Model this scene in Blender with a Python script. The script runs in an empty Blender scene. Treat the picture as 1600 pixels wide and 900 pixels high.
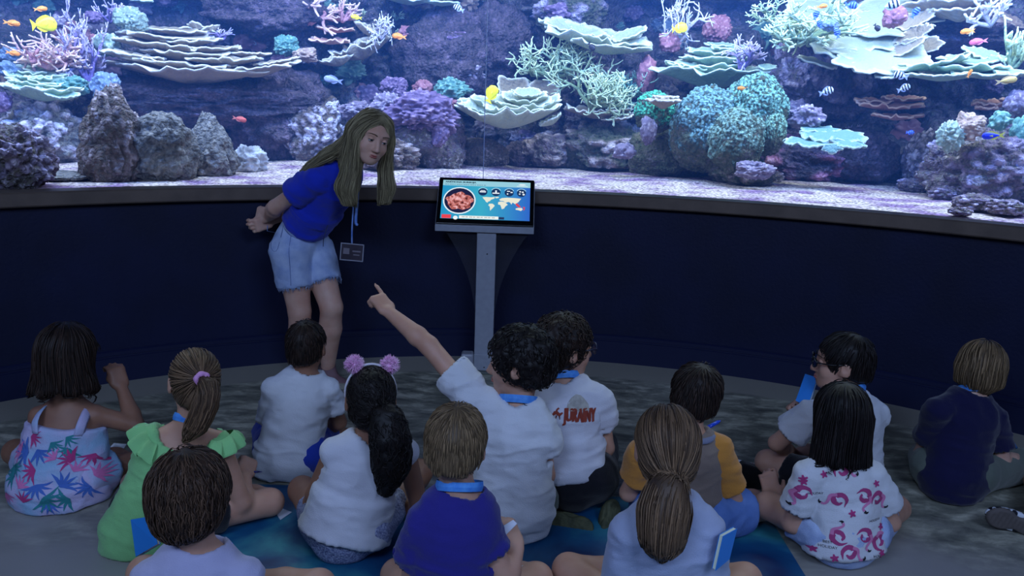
import bpy, math, random, colorsys
import numpy as np
import openvdb
from mathutils import Matrix, Vector
R = math.radians
scene = bpy.context.scene
C = scene.collection
rng = np.random.default_rng(7)
random.seed(7)

# ------------------------------------------------------------------ camera
FOC, EYE = 1200.0, 1.5                      # focal length in pixels of a 1600 px wide frame, eye height in metres
PITCH, ROLL = R(13.2), R(2.0)
FW = np.array([0, math.cos(PITCH), -math.sin(PITCH)])
U0 = np.cross([1.0, 0, 0], FW)
RT = np.array([1.0, 0, 0]) * math.cos(ROLL) + U0 * math.sin(ROLL)
UP = -np.array([1.0, 0, 0]) * math.sin(ROLL) + U0 * math.cos(ROLL)
cam = bpy.data.objects.new('camera', bpy.data.cameras.new('camera'))
C.objects.link(cam)
cam.data.sensor_width = 36.0
cam.data.lens = 36.0 * FOC / 1600.0
cam.data.clip_start = 0.02
m = Matrix.Identity(4)
for i in range(3):
    m[i][0], m[i][1], m[i][2] = RT[i], UP[i], -FW[i]
m[2][3] = EYE
cam.matrix_world = m
scene.camera = cam
O = np.array([0, 0, EYE])

def ray(a, b): return FW * FOC + RT * (a - 800) + UP * (450 - b)
def G(a, b, z=0.0):                         # the point of height z seen at a pixel
    d = ray(a, b); return O + d * ((z - EYE) / d[2])
def AY(a, b, y):                            # the point at distance y seen at a pixel
    d = ray(a, b); return O + d * (y / d[1])
CX, CY, RW = 0.05, 0.71, 3.83               # the tank wall is an arc about this centre
def T(a, b, rr):                            # the point on the cylinder of radius rr about the arc's centre
    d = ray(a, b); ox, oy = -CX, -CY
    A = d[0]**2 + d[1]**2; B = 2*(ox*d[0] + oy*d[1]); c = ox*ox + oy*oy - rr*rr
    return O + d * ((-B + math.sqrt(B*B - 4*A*c)) / (2*A))
def PX(p): return float((np.asarray(p) - O) @ FW) / FOC     # metres per pixel at a point

# ------------------------------------------------------------------ light
vs = scene.view_settings
vs.view_transform = 'Standard'; vs.look = 'None'; vs.gamma = 1.0; vs.use_curve_mapping = False
vs.exposure = 0.0
scene.cycles.use_denoising = True
scene.cycles.max_bounces = 6
scene.cycles.transparent_max_bounces = 12
w = bpy.data.worlds.new('World'); scene.world = w; w.use_nodes = True
w.node_tree.nodes['Background'].inputs[0].default_value = (0.30, 0.38, 0.75, 1)
w.node_tree.nodes['Background'].inputs[1].default_value = 0.10

def area(name, loc, target, sx, sy, col, power):
    l = bpy.data.lights.new(name, 'AREA'); l.shape = 'RECTANGLE'; l.size = sx; l.size_y = sy
    l.color = col; l.energy = power
    o = bpy.data.objects.new(name, l); C.objects.link(o); o.location = loc
    o.rotation_euler = (Vector(target) - Vector(loc)).to_track_quat('-Z', 'Y').to_euler()
    return o
# lamps over the tank water, behind the fascia above the glass: cool white over the reef, plus an added blue fill along the glass for scattered light
for th, pw in ((-52, 34), (-33, 40), (-12, 40), (12, 40), (33, 48), (52, 40)):
    s_, c_ = math.sin(R(th)), math.cos(R(th))
    area('tank_lamp', (CX + 4.5*s_, CY + 4.5*c_, 3.12), (CX + 4.85*s_, CY + 4.85*c_, 1.0), 1.3, 0.6, (0.78, 0.95, 0.98), pw*1.15)
    area('tank_blue_fill', (CX + 4.15*s_, CY + 4.15*c_, 2.95), (CX + 5.6*s_, CY + 5.6*c_, 1.6), 1.3, 0.3, (0.06, 0.24, 1.0), 56)
# the hall's dim ceiling lamps behind the visitors
area('hall_lamp', (-1.4, -1.2, 3.4), (-0.6, 2.8, 0.3), 1.8, 1.0, (0.43, 0.60, 1.0), 102)
area('hall_lamp', (1.6, -1.2, 3.4), (0.8, 2.8, 0.3), 1.8, 1.0, (0.43, 0.60, 1.0), 102)

# ------------------------------------------------------------------ helpers
def tag(o, label=None, cat=None, group=None, kind=None):
    if label: o['label'] = label
    if cat: o['category'] = cat
    if group: o['group'] = group
    if kind: o['kind'] = kind
    return o
def empty(name, loc=(0, 0, 0), label=None, cat=None, group=None):
    o = bpy.data.objects.new(name, None); C.objects.link(o); o.location = loc
    o.empty_display_size = 0.05
    return tag(o, label, cat, group)
def mesh(name, V, faces, mat, parent=None, smooth=True, attr=None):
    """V (n,3) world coordinates; faces a list of (k,3) and (k,4) index arrays; the object gets its origin at the parent."""
    V = np.asarray(V, np.float64)
    faces = [np.asarray(f, np.int32) for f in (faces if isinstance(faces, list) else [faces]) if len(f)]
    me = bpy.data.meshes.new(name)
    off = np.array(parent_loc(parent)) if parent else (np.r_[V[:, :2].mean(0), V[:, 2].min()])
    me.vertices.add(len(V)); me.vertices.foreach_set('co', (V - off).astype(np.float32).ravel())
    nl = sum(f.size for f in faces); me.loops.add(nl)
    me.loops.foreach_set('vertex_index', np.concatenate([f.ravel() for f in faces]))
    tot = np.concatenate([np.full(len(f), f.shape[1], np.int32) for f in faces])
    me.polygons.add(len(tot))
    st = np.zeros(len(tot), np.int32); st[1:] = np.cumsum(tot)[:-1]
    me.polygons.foreach_set('loop_start', st)
    me.polygons.foreach_set('use_smooth', np.full(len(tot), smooth))
    me.update(calc_edges=True)
    if attr is not None:
        for k, v in attr.items():
            a = me.attributes.new(k, 'FLOAT', 'POINT'); a.data.foreach_set('value', np.asarray(v, np.float32))
    if mat is not None: me.materials.append(mat)
    o = bpy.data.objects.new(name, me); C.objects.link(o)
    if parent: o.parent = parent
    else: o.location = off
    return o
def parent_loc(p):
    l = np.array(p.location)
    if p.parent: l = l + parent_loc(p.parent)
    return l
def clone(o, parent=None):
    c = o.copy(); C.objects.link(c); c.parent = parent
    for ch in list(o.children): clone(ch, c)
    return c
def join(parts):
    V, Q, Tt, n = [], [], [], 0
    for v, f in parts:
        v = np.asarray(v)
        for g in (f if isinstance(f, list) else [f]):
            g = np.asarray(g)
            if len(g): (Q if g.shape[1] == 4 else Tt).append(g + n)
        V.append(v); n += len(v)
    out = []
    if Q: out.append(np.concatenate(Q))
    if Tt: out.append(np.concatenate(Tt))
    return np.concatenate(V), out
def unit(v):
    v = np.asarray(v, float); return v / (np.linalg.norm(v, axis=-1, keepdims=True) + 1e-12)

# ---- shapes
BOXF = np.array([[0,1,3,2],[4,6,7,5],[0,4,5,1],[2,3,7,6],[0,2,6,4],[1,5,7,3]])
def box(c, s, M=np.eye(3)):
    q = np.array([[x, y, z] for x in (-.5, .5) for y in (-.5, .5) for z in (-.5, .5)]) * np.asarray(s)
    return q @ np.asarray(M).T + np.asarray(c), BOXF
def bevbox(name, c, s, mat, parent=None, M=np.eye(3), bev=0.004):
    v, f = box(c, s, M)
    o = mesh(name, v, f, mat, parent, smooth=False)
    b = o.modifiers.new('bevel', 'BEVEL'); b.width = bev; b.segments = 2
    return o
def tubes(P, Rr, sides=5, N=None, flat=1.0, cap=True):
    """P (n,m,3) paths, Rr (n,m) radii -> verts, quads.  N (n,m,3) optional frame normals, flat squeezes along N."""
    P = np.asarray(P, float); n, mm, _ = P.shape; Rr = np.broadcast_to(Rr, (n, mm))
    Tn = unit(np.gradient(P, axis=1))
    if N is None:
        ref = np.where(np.abs(unit(P[:, -1] - P[:, 0])[:, None, 2:3]) > .8, np.array([1.0, .13, 0]), np.array([.1, .05, 1.0]))
        N = np.broadcast_to(ref, P.shape)
    B = unit(np.cross(Tn, N)); N = np.cross(B, Tn)
    a = np.arange(sides) * 2 * math.pi / sides
    V = P[:, :, None] + Rr[:, :, None, None] * (np.cos(a)[:, None] * B[:, :, None] + flat * np.sin(a)[:, None] * N[:, :, None])
    idx = np.arange(n * mm * sides).reshape(n, mm, sides)
    i0, i1 = idx[:, :-1], idx[:, 1:]
    Q = np.stack([i0, np.roll(i0, -1, 2), np.roll(i1, -1, 2), i1], -1).reshape(-1, 4)
    V = V.reshape(-1, 3); F = [Q]
    if cap:
        ce = np.concatenate([P[:, 0], P[:, -1] + Tn[:, -1] * Rr[:, -1:] * .6]); base = len(V)
        V = np.concatenate([V, ce]); c0 = base + np.arange(n); c1 = base + n + np.arange(n)
        e0, e1 = idx[:, 0], idx[:, -1]
        t0 = np.stack([np.repeat(c0[:, None], sides, 1), np.roll(e0, -1, 1), e0], -1).reshape(-1, 3)
        t1 = np.stack([np.repeat(c1[:, None], sides, 1), e1, np.roll(e1, -1, 1)], -1).reshape(-1, 3)
        F.append(np.concatenate([t0, t1]))
    return V, F
def spline(pts, n):                          # Catmull-Rom through the points
    p = np.asarray(pts, float); p = np.concatenate([[2*p[0]-p[1]], p, [2*p[-1]-p[-2]]])
    t = np.linspace(0, len(p) - 3 - 1e-6, n); i = t.astype(int); f = (t - i)[:, None]
    a, b, c, d = p[i], p[i+1], p[i+2], p[i+3]
    return .5 * (2*b + (c-a)*f + (2*a-5*b+4*c-d)*f*f + (3*b-a-3*c+d)*f**3)
def ico(sub=2):
    bm_ = __import__('bmesh'); b = bm_.new(); bm_.ops.create_icosphere(b, subdivisions=sub, radius=1)
    v = np.array([x.co for x in b.verts]); f = np.array([[x.index for x in g.verts] for g in b.faces]); b.free(); return v, f
ICO1, ICO2, ICO3, ICO4, ICO5 = ico(1), ico(2), ico(4), ico(5), ico(6)
def lathe(prof, c, n=24):                    # prof (m,2) radius, z
    p = np.asarray(prof, float); a = np.arange(n) * 2*math.pi/n
    V = np.stack([p[:, :1]*np.cos(a), p[:, :1]*np.sin(a), np.repeat(p[:, 1:], n, 1)], -1).reshape(-1, 3) + np.asarray(c)
    idx = np.arange(len(p)*n).reshape(len(p), n)
    return V, np.stack([idx[:-1], np.roll(idx[:-1], -1, 1), np.roll(idx[1:], -1, 1), idx[1:]], -1).reshape(-1, 4)

# ---- value noise
def _h(i, seed):
    x = (i[..., 0].astype(np.uint32) * np.uint32(374761393) + i[..., 1].astype(np.uint32) * np.uint32(668265263)
         + i[..., 2].astype(np.uint32) * np.uint32(2147483647) + np.uint32((seed * 1274126177) & 0xffffffff))
    x = (x ^ (x >> np.uint32(13))) * np.uint32(1274126177); x = x ^ (x >> np.uint32(16))
    return (x & np.uint32(0xffff)).astype(np.float32) / 65535.0
def vn(p, seed=0):
    p = np.asarray(p, float); i = np.floor(p).astype(np.int64); f = p - i; f = f*f*(3-2*f); s = 0
    for a in (0, 1):
        for b in (0, 1):
            for c in (0, 1):
                wgt = (f[..., 0] if a else 1-f[..., 0]) * (f[..., 1] if b else 1-f[..., 1]) * (f[..., 2] if c else 1-f[..., 2])
                s = s + wgt * _h(i + np.array([a, b, c]), seed)
    return s * 2 - 1
def fbm(p, sc, oc=4, seed=0, ridge=False):
    s, a = 0, 1.0
    for k in range(oc):
        n = vn(np.asarray(p) * sc, seed + k*17); s = s + a * ((1 - 2*np.abs(n)) if ridge else n); sc *= 2.03; a *= .5
    return s
def worley(p, sc, seed=0):                    # distance to the nearest jittered cell point
    p = np.asarray(p, float)*sc; i = np.floor(p).astype(np.int64); best = np.full(p.shape[:-1], 9.0)
    for a in (-1, 0, 1):
        for b in (-1, 0, 1):
            for c in (-1, 0, 1):
                j = i + np.array([a, b, c]); q = j + np.stack([_h(j, seed), _h(j, seed+1), _h(j, seed+2)], -1)
                best = np.minimum(best, ((q-p)**2).sum(-1))
    return np.sqrt(best)
def vnormals(V, faces):
    N = np.zeros_like(V)
    for f in faces:
        fn = np.cross(V[f[:, 1]] - V[f[:, 0]], V[f[:, 2]] - V[f[:, 0]])
        for k in range(f.shape[1]):
            for d in range(3): N[:, d] += np.bincount(f[:, k], fn[:, d], len(V))
    return unit(N)

# ---- signed distance grids, turned into quads
class SDF:
    BIG = 0.09
    def __init__(s, lo, hi, h):
        s.lo, s.h = np.asarray(lo, float) - 3*h, h
        s.n = np.ceil((np.asarray(hi, float) + 3*h - s.lo) / h).astype(int) + 1
        s.a = np.full(s.n, s.BIG, np.float32)
    def _blk(s, lo, hi):
        i0 = np.clip(np.floor((lo - s.lo)/s.h).astype(int), 0, s.n); i1 = np.clip(np.ceil((hi - s.lo)/s.h).astype(int)+1, 0, s.n)
        if (i1 <= i0).any(): return None, None
        ax = [(s.lo[k] + s.h*np.arange(i0[k], i1[k])).astype(np.float32) for k in range(3)]
        P = np.stack(np.meshgrid(*ax, indexing='ij'), -1)
        return tuple(slice(a, b) for a, b in zip(i0, i1)), P
    def put(s, sl, d, k, op):
        a = s.a[sl]
        if op == 'u':
            if k > 0: h = np.maximum(k - np.abs(a-d), 0)/k; s.a[sl] = np.minimum(a, d) - h*h*k*.25
            else: s.a[sl] = np.minimum(a, d)
        else:
            d = -d
            if k > 0: h = np.maximum(k - np.abs(a-d), 0)/k; s.a[sl] = np.maximum(a, d) + h*h*k*.25
            else: s.a[sl] = np.maximum(a, d)
    def cone(s, a, b, ra, rb, k=.012, op='u', fl=None):
        a, b = np.asarray(a, float), np.asarray(b, float); m = max(ra, rb)*(1 if fl is None else max(1, 1/fl[1])) + k + 4*s.h
        sl, P = s._blk(np.minimum(a, b) - m, np.maximum(a, b) + m)
        if sl is None: return s
        ba = (b-a).astype(np.float32); q = P - a.astype(np.float32)
        t = np.clip(q @ ba / max(float(ba @ ba), 1e-9), 0, 1); q = q - t[..., None]*ba
        if fl is not None:
            n = unit(fl[0]).astype(np.float32); q = q + (q @ n)[..., None] * (n * (fl[1]-1))
        s.put(sl, np.sqrt((q*q).sum(-1)) - (ra + (rb-ra)*t), k, op); return s
    def fcone(s, a, b, ra, rb, k=.01, op='u', fl=None):    # cone with flat ends
        a, b = np.asarray(a, float), np.asarray(b, float); m = max(ra, rb)*(1 if fl is None else max(1, 1/fl[1])) + k + 4*s.h
        sl, P = s._blk(np.minimum(a, b) - m, np.maximum(a, b) + m)
        if sl is None: return s
        ba = (b-a).astype(np.float32); L = float(np.linalg.norm(ba)); q = P - a.astype(np.float32); t = q @ ba / (L*L); q = q - t[..., None]*ba
        if fl is not None:
            n = unit(fl[0]).astype(np.float32); q = q + (q @ n)[..., None] * (n * (fl[1]-1))
        d = np.maximum(np.sqrt((q*q).sum(-1)) - (ra + (rb-ra)*np.clip(t, 0, 1)), np.maximum(-t, t-1)*L)
        s.put(sl, d.astype(np.float32), k, op); return s
    def chain(s, pts, rad, k=.012, op='u', fl=None):
        for i in range(len(pts)-1): s.cone(pts[i], pts[i+1], rad[i], rad[i+1], k, op, fl)
        return s
    def ell(s, c, r, M=np.eye(3), k=.012, op='u'):       # M columns: the ellipsoid's axes
        c = np.asarray(c, float); r = np.asarray(r, float); m = r.max() + k + 4*s.h
        sl, P = s._blk(c - m, c + m)
        if sl is None: return s
        q = (P - c.astype(np.float32)) @ np.asarray(M, np.float32)
        k0 = np.sqrt(((q/r.astype(np.float32))**2).sum(-1)) + 1e-6; k1 = np.sqrt(((q/(r*r).astype(np.float32))**2).sum(-1)) + 1e-6
        s.put(sl, k0*(k0-1)/k1, k, op); return s
    def rbox(s, c, half, rad, M=np.eye(3), k=.012, op='u'):
        c = np.asarray(c, float); half = np.asarray(half, float); m = np.linalg.norm(half) + k + 4*s.h
        sl, P = s._blk(c - m, c + m)
        if sl is None: return s
        q = np.abs((P - c.astype(np.float32)) @ np.asarray(M, np.float32)) - (half - rad).astype(np.float32)
        d = np.sqrt((np.maximum(q, 0)**2).sum(-1)) + np.minimum(q.max(-1), 0) - rad
        s.put(sl, d.astype(np.float32), k, op); return s
    def plane(s, p, n, k=.0):                # keep what lies behind the plane
        n = unit(n); ax = [(s.lo[i] - p[i] + s.h*np.arange(s.n[i])) * n[i] for i in range(3)]
        d = (ax[0][:, None, None] + ax[1][None, :, None] + ax[2][None, None, :]).astype(np.float32)
        a = s.a
        if k > 0: h = np.maximum(k - np.abs(a-d), 0)/k; s.a = np.maximum(a, d) + h*h*k*.25
        else: s.a = np.maximum(a, d)
        return s
    def sample(s, p):
        q = (np.asarray(p) - s.lo)/s.h; q = np.clip(q, 0, s.n - 1.001); i = q.astype(int); f = q - i; out = 0
        for a in (0, 1):
            for b in (0, 1):
                for c in (0, 1):
                    wgt = (f[..., 0] if a else 1-f[..., 0])*(f[..., 1] if b else 1-f[..., 1])*(f[..., 2] if c else 1-f[..., 2])
                    out = out + wgt*s.a[i[..., 0]+a, i[..., 1]+b, i[..., 2]+c]
        return out
    def grad(s, p):
        e = s.h; return unit(np.stack([s.sample(p + d) - s.sample(p - d) for d in np.eye(3)*e], -1))
    def poly(s):
        g = openvdb.FloatGrid(float(s.BIG)); g.copyFromArray(s.a)
        V, t, q = g.convertToPolygons(0.0, 0.0)
        V = np.asarray(V, float)*s.h + s.lo; F = [x.astype(np.int64)[:, ::-1] for x in (q, t) if len(x)]
        v0 = V - V.mean(0); f = F[0]                      # outward?
        if (v0[f[:, 0]] * np.cross(v0[f[:, 1]], v0[f[:, 2]])).sum() < 0: F = [x[:, ::-1] for x in F]
        return V, F

# ---- materials
def rgb(h):                                   # '#rrggbb' or sRGB 0-255 triple -> linear
    if isinstance(h, str): h = [int(h[i:i+2], 16) for i in (1, 3, 5)]
    return tuple((c/255/12.92 if c/255 <= .04045 else ((c/255+.055)/1.055)**2.4) for c in h) + (1.0,)
MATS = {}
def mat(name, c1, c2=None, scale=20, rough=.7, bump=0, bscale=None, metal=0, spec=.5, detail=5, stretch=None, attr=None, lohi=(.35, .65), trans=0, sheen=0, sss=0):
    if name in MATS: return MATS[name]
    m = bpy.data.materials.new(name); m.use_nodes = True; nt = m.node_tree; b = nt.nodes['Principled BSDF']
    b.inputs['Roughness'].default_value = rough; b.inputs['Metallic'].default_value = metal
    b.inputs['Specular IOR Level'].default_value = spec
    if sheen: b.inputs['Sheen Weight'].default_value = sheen
    if sss: b.inputs['Subsurface Weight'].default_value = sss; b.inputs['Subsurface Radius'].default_value = (.01, .004, .002); b.inputs['Subsurface Scale'].default_value = 1
    b.inputs['Base Color'].default_value = rgb(c1)
    tc = nt.nodes.new('ShaderNodeTexCoord'); vec = tc.outputs['Object']
    if stretch:
        mp = nt.nodes.new('ShaderNodeMapping'); mp.inputs['Scale'].default_value = stretch; nt.links.new(vec, mp.inputs[0]); vec = mp.outputs[0]
    if c2 is not None:
        rp = nt.nodes.new('ShaderNodeValToRGB'); rp.color_ramp.elements[0].color = rgb(c1); rp.color_ramp.elements[1].color = rgb(c2)
        rp.color_ramp.elements[0].position, rp.color_ramp.elements[1].position = lohi
        if attr:
            at = nt.nodes.new('ShaderNodeAttribute'); at.attribute_name = attr; nt.links.new(at.outputs['Fac'], rp.inputs[0])
        else:
            nz = nt.nodes.new('ShaderNodeTexNoise'); nz.inputs['Scale'].default_value = scale; nz.inputs['Detail'].default_value = detail
            nt.links.new(vec, nz.inputs['Vector']); nt.links.new(nz.outputs['Fac'], rp.inputs[0])
        nt.links.new(rp.outputs[0], b.inputs['Base Color'])
    if bump:
        n2 = nt.nodes.new('ShaderNodeTexNoise'); n2.inputs['Scale'].default_value = bscale or scale; n2.inputs['Detail'].default_value = 6
        nt.links.new(vec, n2.inputs['Vector'])
        bp = nt.nodes.new('ShaderNodeBump'); bp.inputs['Strength'].default_value = min(1, bump); bp.inputs['Distance'].default_value = .01*max(1, bump)
        nt.links.new(n2.outputs['Fac'], bp.inputs['Height']); nt.links.new(bp.outputs[0], b.inputs['Normal'])
    MATS[name] = m; return m
def emat(name, col, st=1.0):
    if name in MATS: return MATS[name]
    m = bpy.data.materials.new(name); m.use_nodes = True; nt = m.node_tree; nt.nodes.clear()
    e = nt.nodes.new('ShaderNodeEmission'); e.inputs[0].default_value = rgb(col); e.inputs[1].default_value = st
    o = nt.nodes.new('ShaderNodeOutputMaterial'); nt.links.new(e.outputs[0], o.inputs[0]); MATS[name] = m; return m
def clear_glass(name, tint, ior=1.45, tr=1.0):
    m = bpy.data.materials.new(name); m.use_nodes = True; nt = m.node_tree; nt.nodes.clear()
    t = nt.nodes.new('ShaderNodeBsdfTransparent'); t.inputs[0].default_value = tint
    g = nt.nodes.new('ShaderNodeBsdfGlossy'); g.inputs['Roughness'].default_value = .02
    fr = nt.nodes.new('ShaderNodeFresnel'); fr.inputs[0].default_value = ior
    mx = nt.nodes.new('ShaderNodeMixShader'); o = nt.nodes.new('ShaderNodeOutputMaterial')
    nt.links.new(fr.outputs[0], mx.inputs[0]); nt.links.new(t.outputs[0], mx.inputs[1]); nt.links.new(g.outputs[0], mx.inputs[2]); nt.links.new(mx.outputs[0], o.inputs[0])
    return m
def pol(r, th, z): return np.stack(np.broadcast_arrays(CX + r*np.sin(th), CY + r*np.cos(th), z), -1)
def arc_band(prof, th0, th1, n=96):           # sweep a closed (r,z) profile along the arc
    th = np.linspace(th0, th1, n); p = np.asarray(prof, float)
    V = pol(p[None, :, 0], th[:, None], p[None, :, 1]); k = len(p); idx = np.arange(n*k).reshape(n, k)
    Q = np.stack([idx[:-1], idx[1:], np.roll(idx[1:], -1, 1), np.roll(idx[:-1], -1, 1)], -1).reshape(-1, 4)
    return V.reshape(-1, 3), [Q, ]
def text_mesh(s, size):                       # flat lettering in the xy plane, centred on x
    cu = bpy.data.curves.new('t', 'FONT'); cu.body = s; cu.size = size; cu.align_x = 'CENTER'; cu.resolution_u = 3
    o = bpy.data.objects.new('t', cu); C.objects.link(o); dg = bpy.context.evaluated_depsgraph_get()
    me = o.evaluated_get(dg).to_mesh(); V = np.array([v.co for v in me.vertices])
    me.calc_loop_triangles(); F = np.array([t.vertices for t in me.loop_triangles])
    o.evaluated_get(dg).to_mesh_clear(); bpy.data.objects.remove(o); bpy.data.curves.remove(cu)
    return V, F
# ------------------------------------------------------------------ the hall
def st(o): o['kind'] = 'structure'; return o
M_wall = mat('dark_wall_paint', (13, 21, 58), (10, 17, 48), 3, rough=.62, bump=.15, bscale=60, spec=.3)
M_base = mat('baseboard_paint', (14, 22, 58), rough=.5, spec=.35)
M_ledge = mat('bronze_trim', (92, 80, 74), (106, 92, 84), 8, rough=.42, metal=.25)
TA = R(80)
V, F = arc_band([(RW, 0), (RW, .985), (RW+.12, .985), (RW+.12, 0)], -TA, TA)
st(mesh('wall_front', V, F, M_wall, smooth=False))
V, F = arc_band([(RW-.014, 0), (RW-.014, .135), (RW-.010, .137), (RW-.010, .147), (RW-.014, .149), (RW-.014, .168), (RW-.004, .176), (RW+.01, .176), (RW+.01, 0)], -TA, TA)
st(mesh('baseboard_front', V, F, M_base, smooth=False))
V, F = arc_band([(RW-.05, .958), (RW-.055, .965), (RW-.055, 1.022), (RW-.048, 1.030), (RW+.05, 1.034), (RW+.05, .958)], -TA, TA)
st(mesh('trim_1', V, F, M_ledge, smooth=False))
V, F = arc_band([(RW-.04, 2.62), (RW-.04, 3.6), (RW+.12, 3.6), (RW+.12, 2.62)], -TA, TA, 48)
st(mesh('wall_fascia', V, F, M_wall, smooth=False))
# the tank's window: two bent panes that meet in one upright joint
M_glass = clear_glass('tank_glass', (.93, .97, 1.0, 1), 1.33)
joint = math.atan2(*(T(757, 200, RW+.05)[:2] - [CX, CY]))
for i, (a, b) in enumerate(((-TA, joint-.0009), (joint+.0009, TA))):
    V, F = arc_band([(RW+.052, 1.03), (RW+.052, 2.62)], a, b, 64)
    th = np.linspace(a, b, 64); V = pol(RW+.052, th[:, None], np.array([[1.03, 2.62]])).reshape(-1, 3)
    ix = np.arange(128).reshape(64, 2); F = np.stack([ix[:-1, 0], ix[:-1, 1], ix[1:, 1], ix[1:, 0]], -1)
    st(mesh('window_%d' % (i+1), V, F, M_glass))
M_joint = mat('silicone', (150, 165, 215), rough=.3)
v, f = box((0, 0, 0), (.0035, .012, 1.59)); A = np.array([[math.cos(joint), math.sin(joint), 0], [-math.sin(joint), math.cos(joint), 0], [0, 0, 1]])
st(mesh('trim_2', v @ A + pol(RW+.052, joint, 1.825), f, M_joint, smooth=False))

# floor: dark hall floor with a printed band of worn rock
def floor_mat():
    m = bpy.data.materials.new('printed_floor'); m.use_nodes = True; nt = m.node_tree; b = nt.nodes['Principled BSDF']; L = nt.links.new; N = nt.nodes.new
    tc = N('ShaderNodeTexCoord')
    w1 = N('ShaderNodeTexNoise'); w1.inputs['Scale'].default_value = 2.2; w1.inputs['Detail'].default_value = 5; L(tc.outputs['Object'], w1.inputs['Vector'])
    mx = N('ShaderNodeMix'); mx.data_type = 'VECTOR'; mx.inputs[0].default_value = .28
    mp = N('ShaderNodeMapping'); mp.inputs['Scale'].default_value = (1.0, 2.2, 1); L(tc.outputs['Object'], mp.inputs[0])
    L(mp.outputs[0], mx.inputs[4]); L(w1.outputs['Color'], mx.inputs[5])
    n1 = N('ShaderNodeTexNoise'); n1.inputs['Scale'].default_value = 9; n1.inputs['Detail'].default_value = 8; n1.inputs['Roughness'].default_value = .62; L(mx.outputs[1], n1.inputs['Vector'])
    r1 = N('ShaderNodeValToRGB'); e = r1.color_ramp.elements; e[0].position = .33; e[0].color = rgb((104, 106, 104)); e[1].position = .68; e[1].color = rgb((236, 230, 218))
    e2 = r1.color_ramp.elements.new(.5); e2.color = rgb((162, 160, 152)); L(n1.outputs['Fac'], r1.inputs[0])
    n2 = N('ShaderNodeTexNoise'); n2.inputs['Scale'].default_value = .9; n2.inputs['Detail'].default_value = 2; L(tc.outputs['Object'], n2.inputs['Vector'])
    m2 = N('ShaderNodeMix'); m2.data_type = 'RGBA'; m2.blend_type = 'MULTIPLY'; L(n2.outputs['Fac'], m2.inputs[0]); L(r1.outputs[0], m2.inputs[6]); m2.inputs[7].default_value = rgb((170, 176, 150))
    # plain border next to the wall and plain dark grey outside the print
    gx = N('ShaderNodeVectorMath'); gx.operation = 'DISTANCE'; gx.inputs[1].default_value = (CX, CY, 0); L(tc.outputs['Object'], gx.inputs[0])
    cr = N('ShaderNodeMapRange'); cr.inputs[1].default_value = 3.52; cr.inputs[2].default_value = 3.56; L(gx.outputs['Value'], cr.inputs[0])
    m3 = N('ShaderNodeMix'); m3.data_type = 'RGBA'; L(cr.outputs[0], m3.inputs[0]); L(m2.outputs[2], m3.inputs[6]); m3.inputs[7].default_value = rgb((150, 146, 136))
    sx = N('ShaderNodeSeparateXYZ'); L(tc.outputs['Object'], sx.inputs[0]); wb = N('ShaderNodeMath'); wb.operation = 'MULTIPLY_ADD'; L(w1.outputs['Fac'], wb.inputs[0]); wb.inputs[1].default_value = .9; L(sx.outputs[1], wb.inputs[2])
    pr_ = N('ShaderNodeMapRange'); pr_.inputs[1].default_value = 3.15; pr_.inputs[2].default_value = 2.75; L(wb.outputs[0], pr_.inputs[0])
    ns = N('ShaderNodeTexNoise'); ns.inputs['Scale'].default_value = 1.6; ns.inputs['Detail'].default_value = 3; L(tc.outputs['Object'], ns.inputs['Vector']); rs = N('ShaderNodeValToRGB'); rs.color_ramp.elements[0].color = rgb((140, 136, 136)); rs.color_ramp.elements[1].color = rgb((172, 168, 162)); L(ns.outputs['Fac'], rs.inputs[0])
    m4 = N('ShaderNodeMix'); m4.data_type = 'RGBA'; L(pr_.outputs[0], m4.inputs[0]); L(m3.outputs[2], m4.inputs[6]); L(rs.outputs[0], m4.inputs[7]); L(m4.outputs[2], b.inputs['Base Color']); b.inputs['Roughness'].default_value = .42; b.inputs['Specular IOR Level'].default_value = .45
    bp = N('ShaderNodeBump'); bp.inputs['Strength'].default_value = .12; bp.inputs['Distance'].default_value = .006; L(n1.outputs['Fac'], bp.inputs['Height']); L(bp.outputs[0], b.inputs['Normal'])
    return m
V = np.array([[-6, -5, 0], [6, -5, 0], [6, 5.2, 0], [-6, 5.2, 0.]]); fl = mesh('floor', V, [np.array([[0, 1, 2, 3]])], floor_mat(), smooth=False)
fl.data.transform(Matrix.Translation(fl.location)); fl.location = (0, 0, 0); st(fl)
# the hall behind and above the visitors (dark, out of view)
M_hall = mat('hall_dark', (30, 36, 60), rough=.8)
v, f = box((0, 0, 3.64), (12, 10.4, .06)); st(mesh('ceiling', v, f, M_hall, smooth=False))
v, f = box((0, -5.0, 1.8), (12, .06, 3.6)); st(mesh('wall_back', v, f, M_hall, smooth=False))
v, f = box((-5.0, -1.8, 1.8), (.06, 6.4, 3.6)); st(mesh('wall_left', v, f, M_hall, smooth=False))
v, f = box((5.0, -1.8, 1.8), (.06, 6.4, 3.6)); st(mesh('wall_right', v, f, M_hall, smooth=False))
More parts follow.
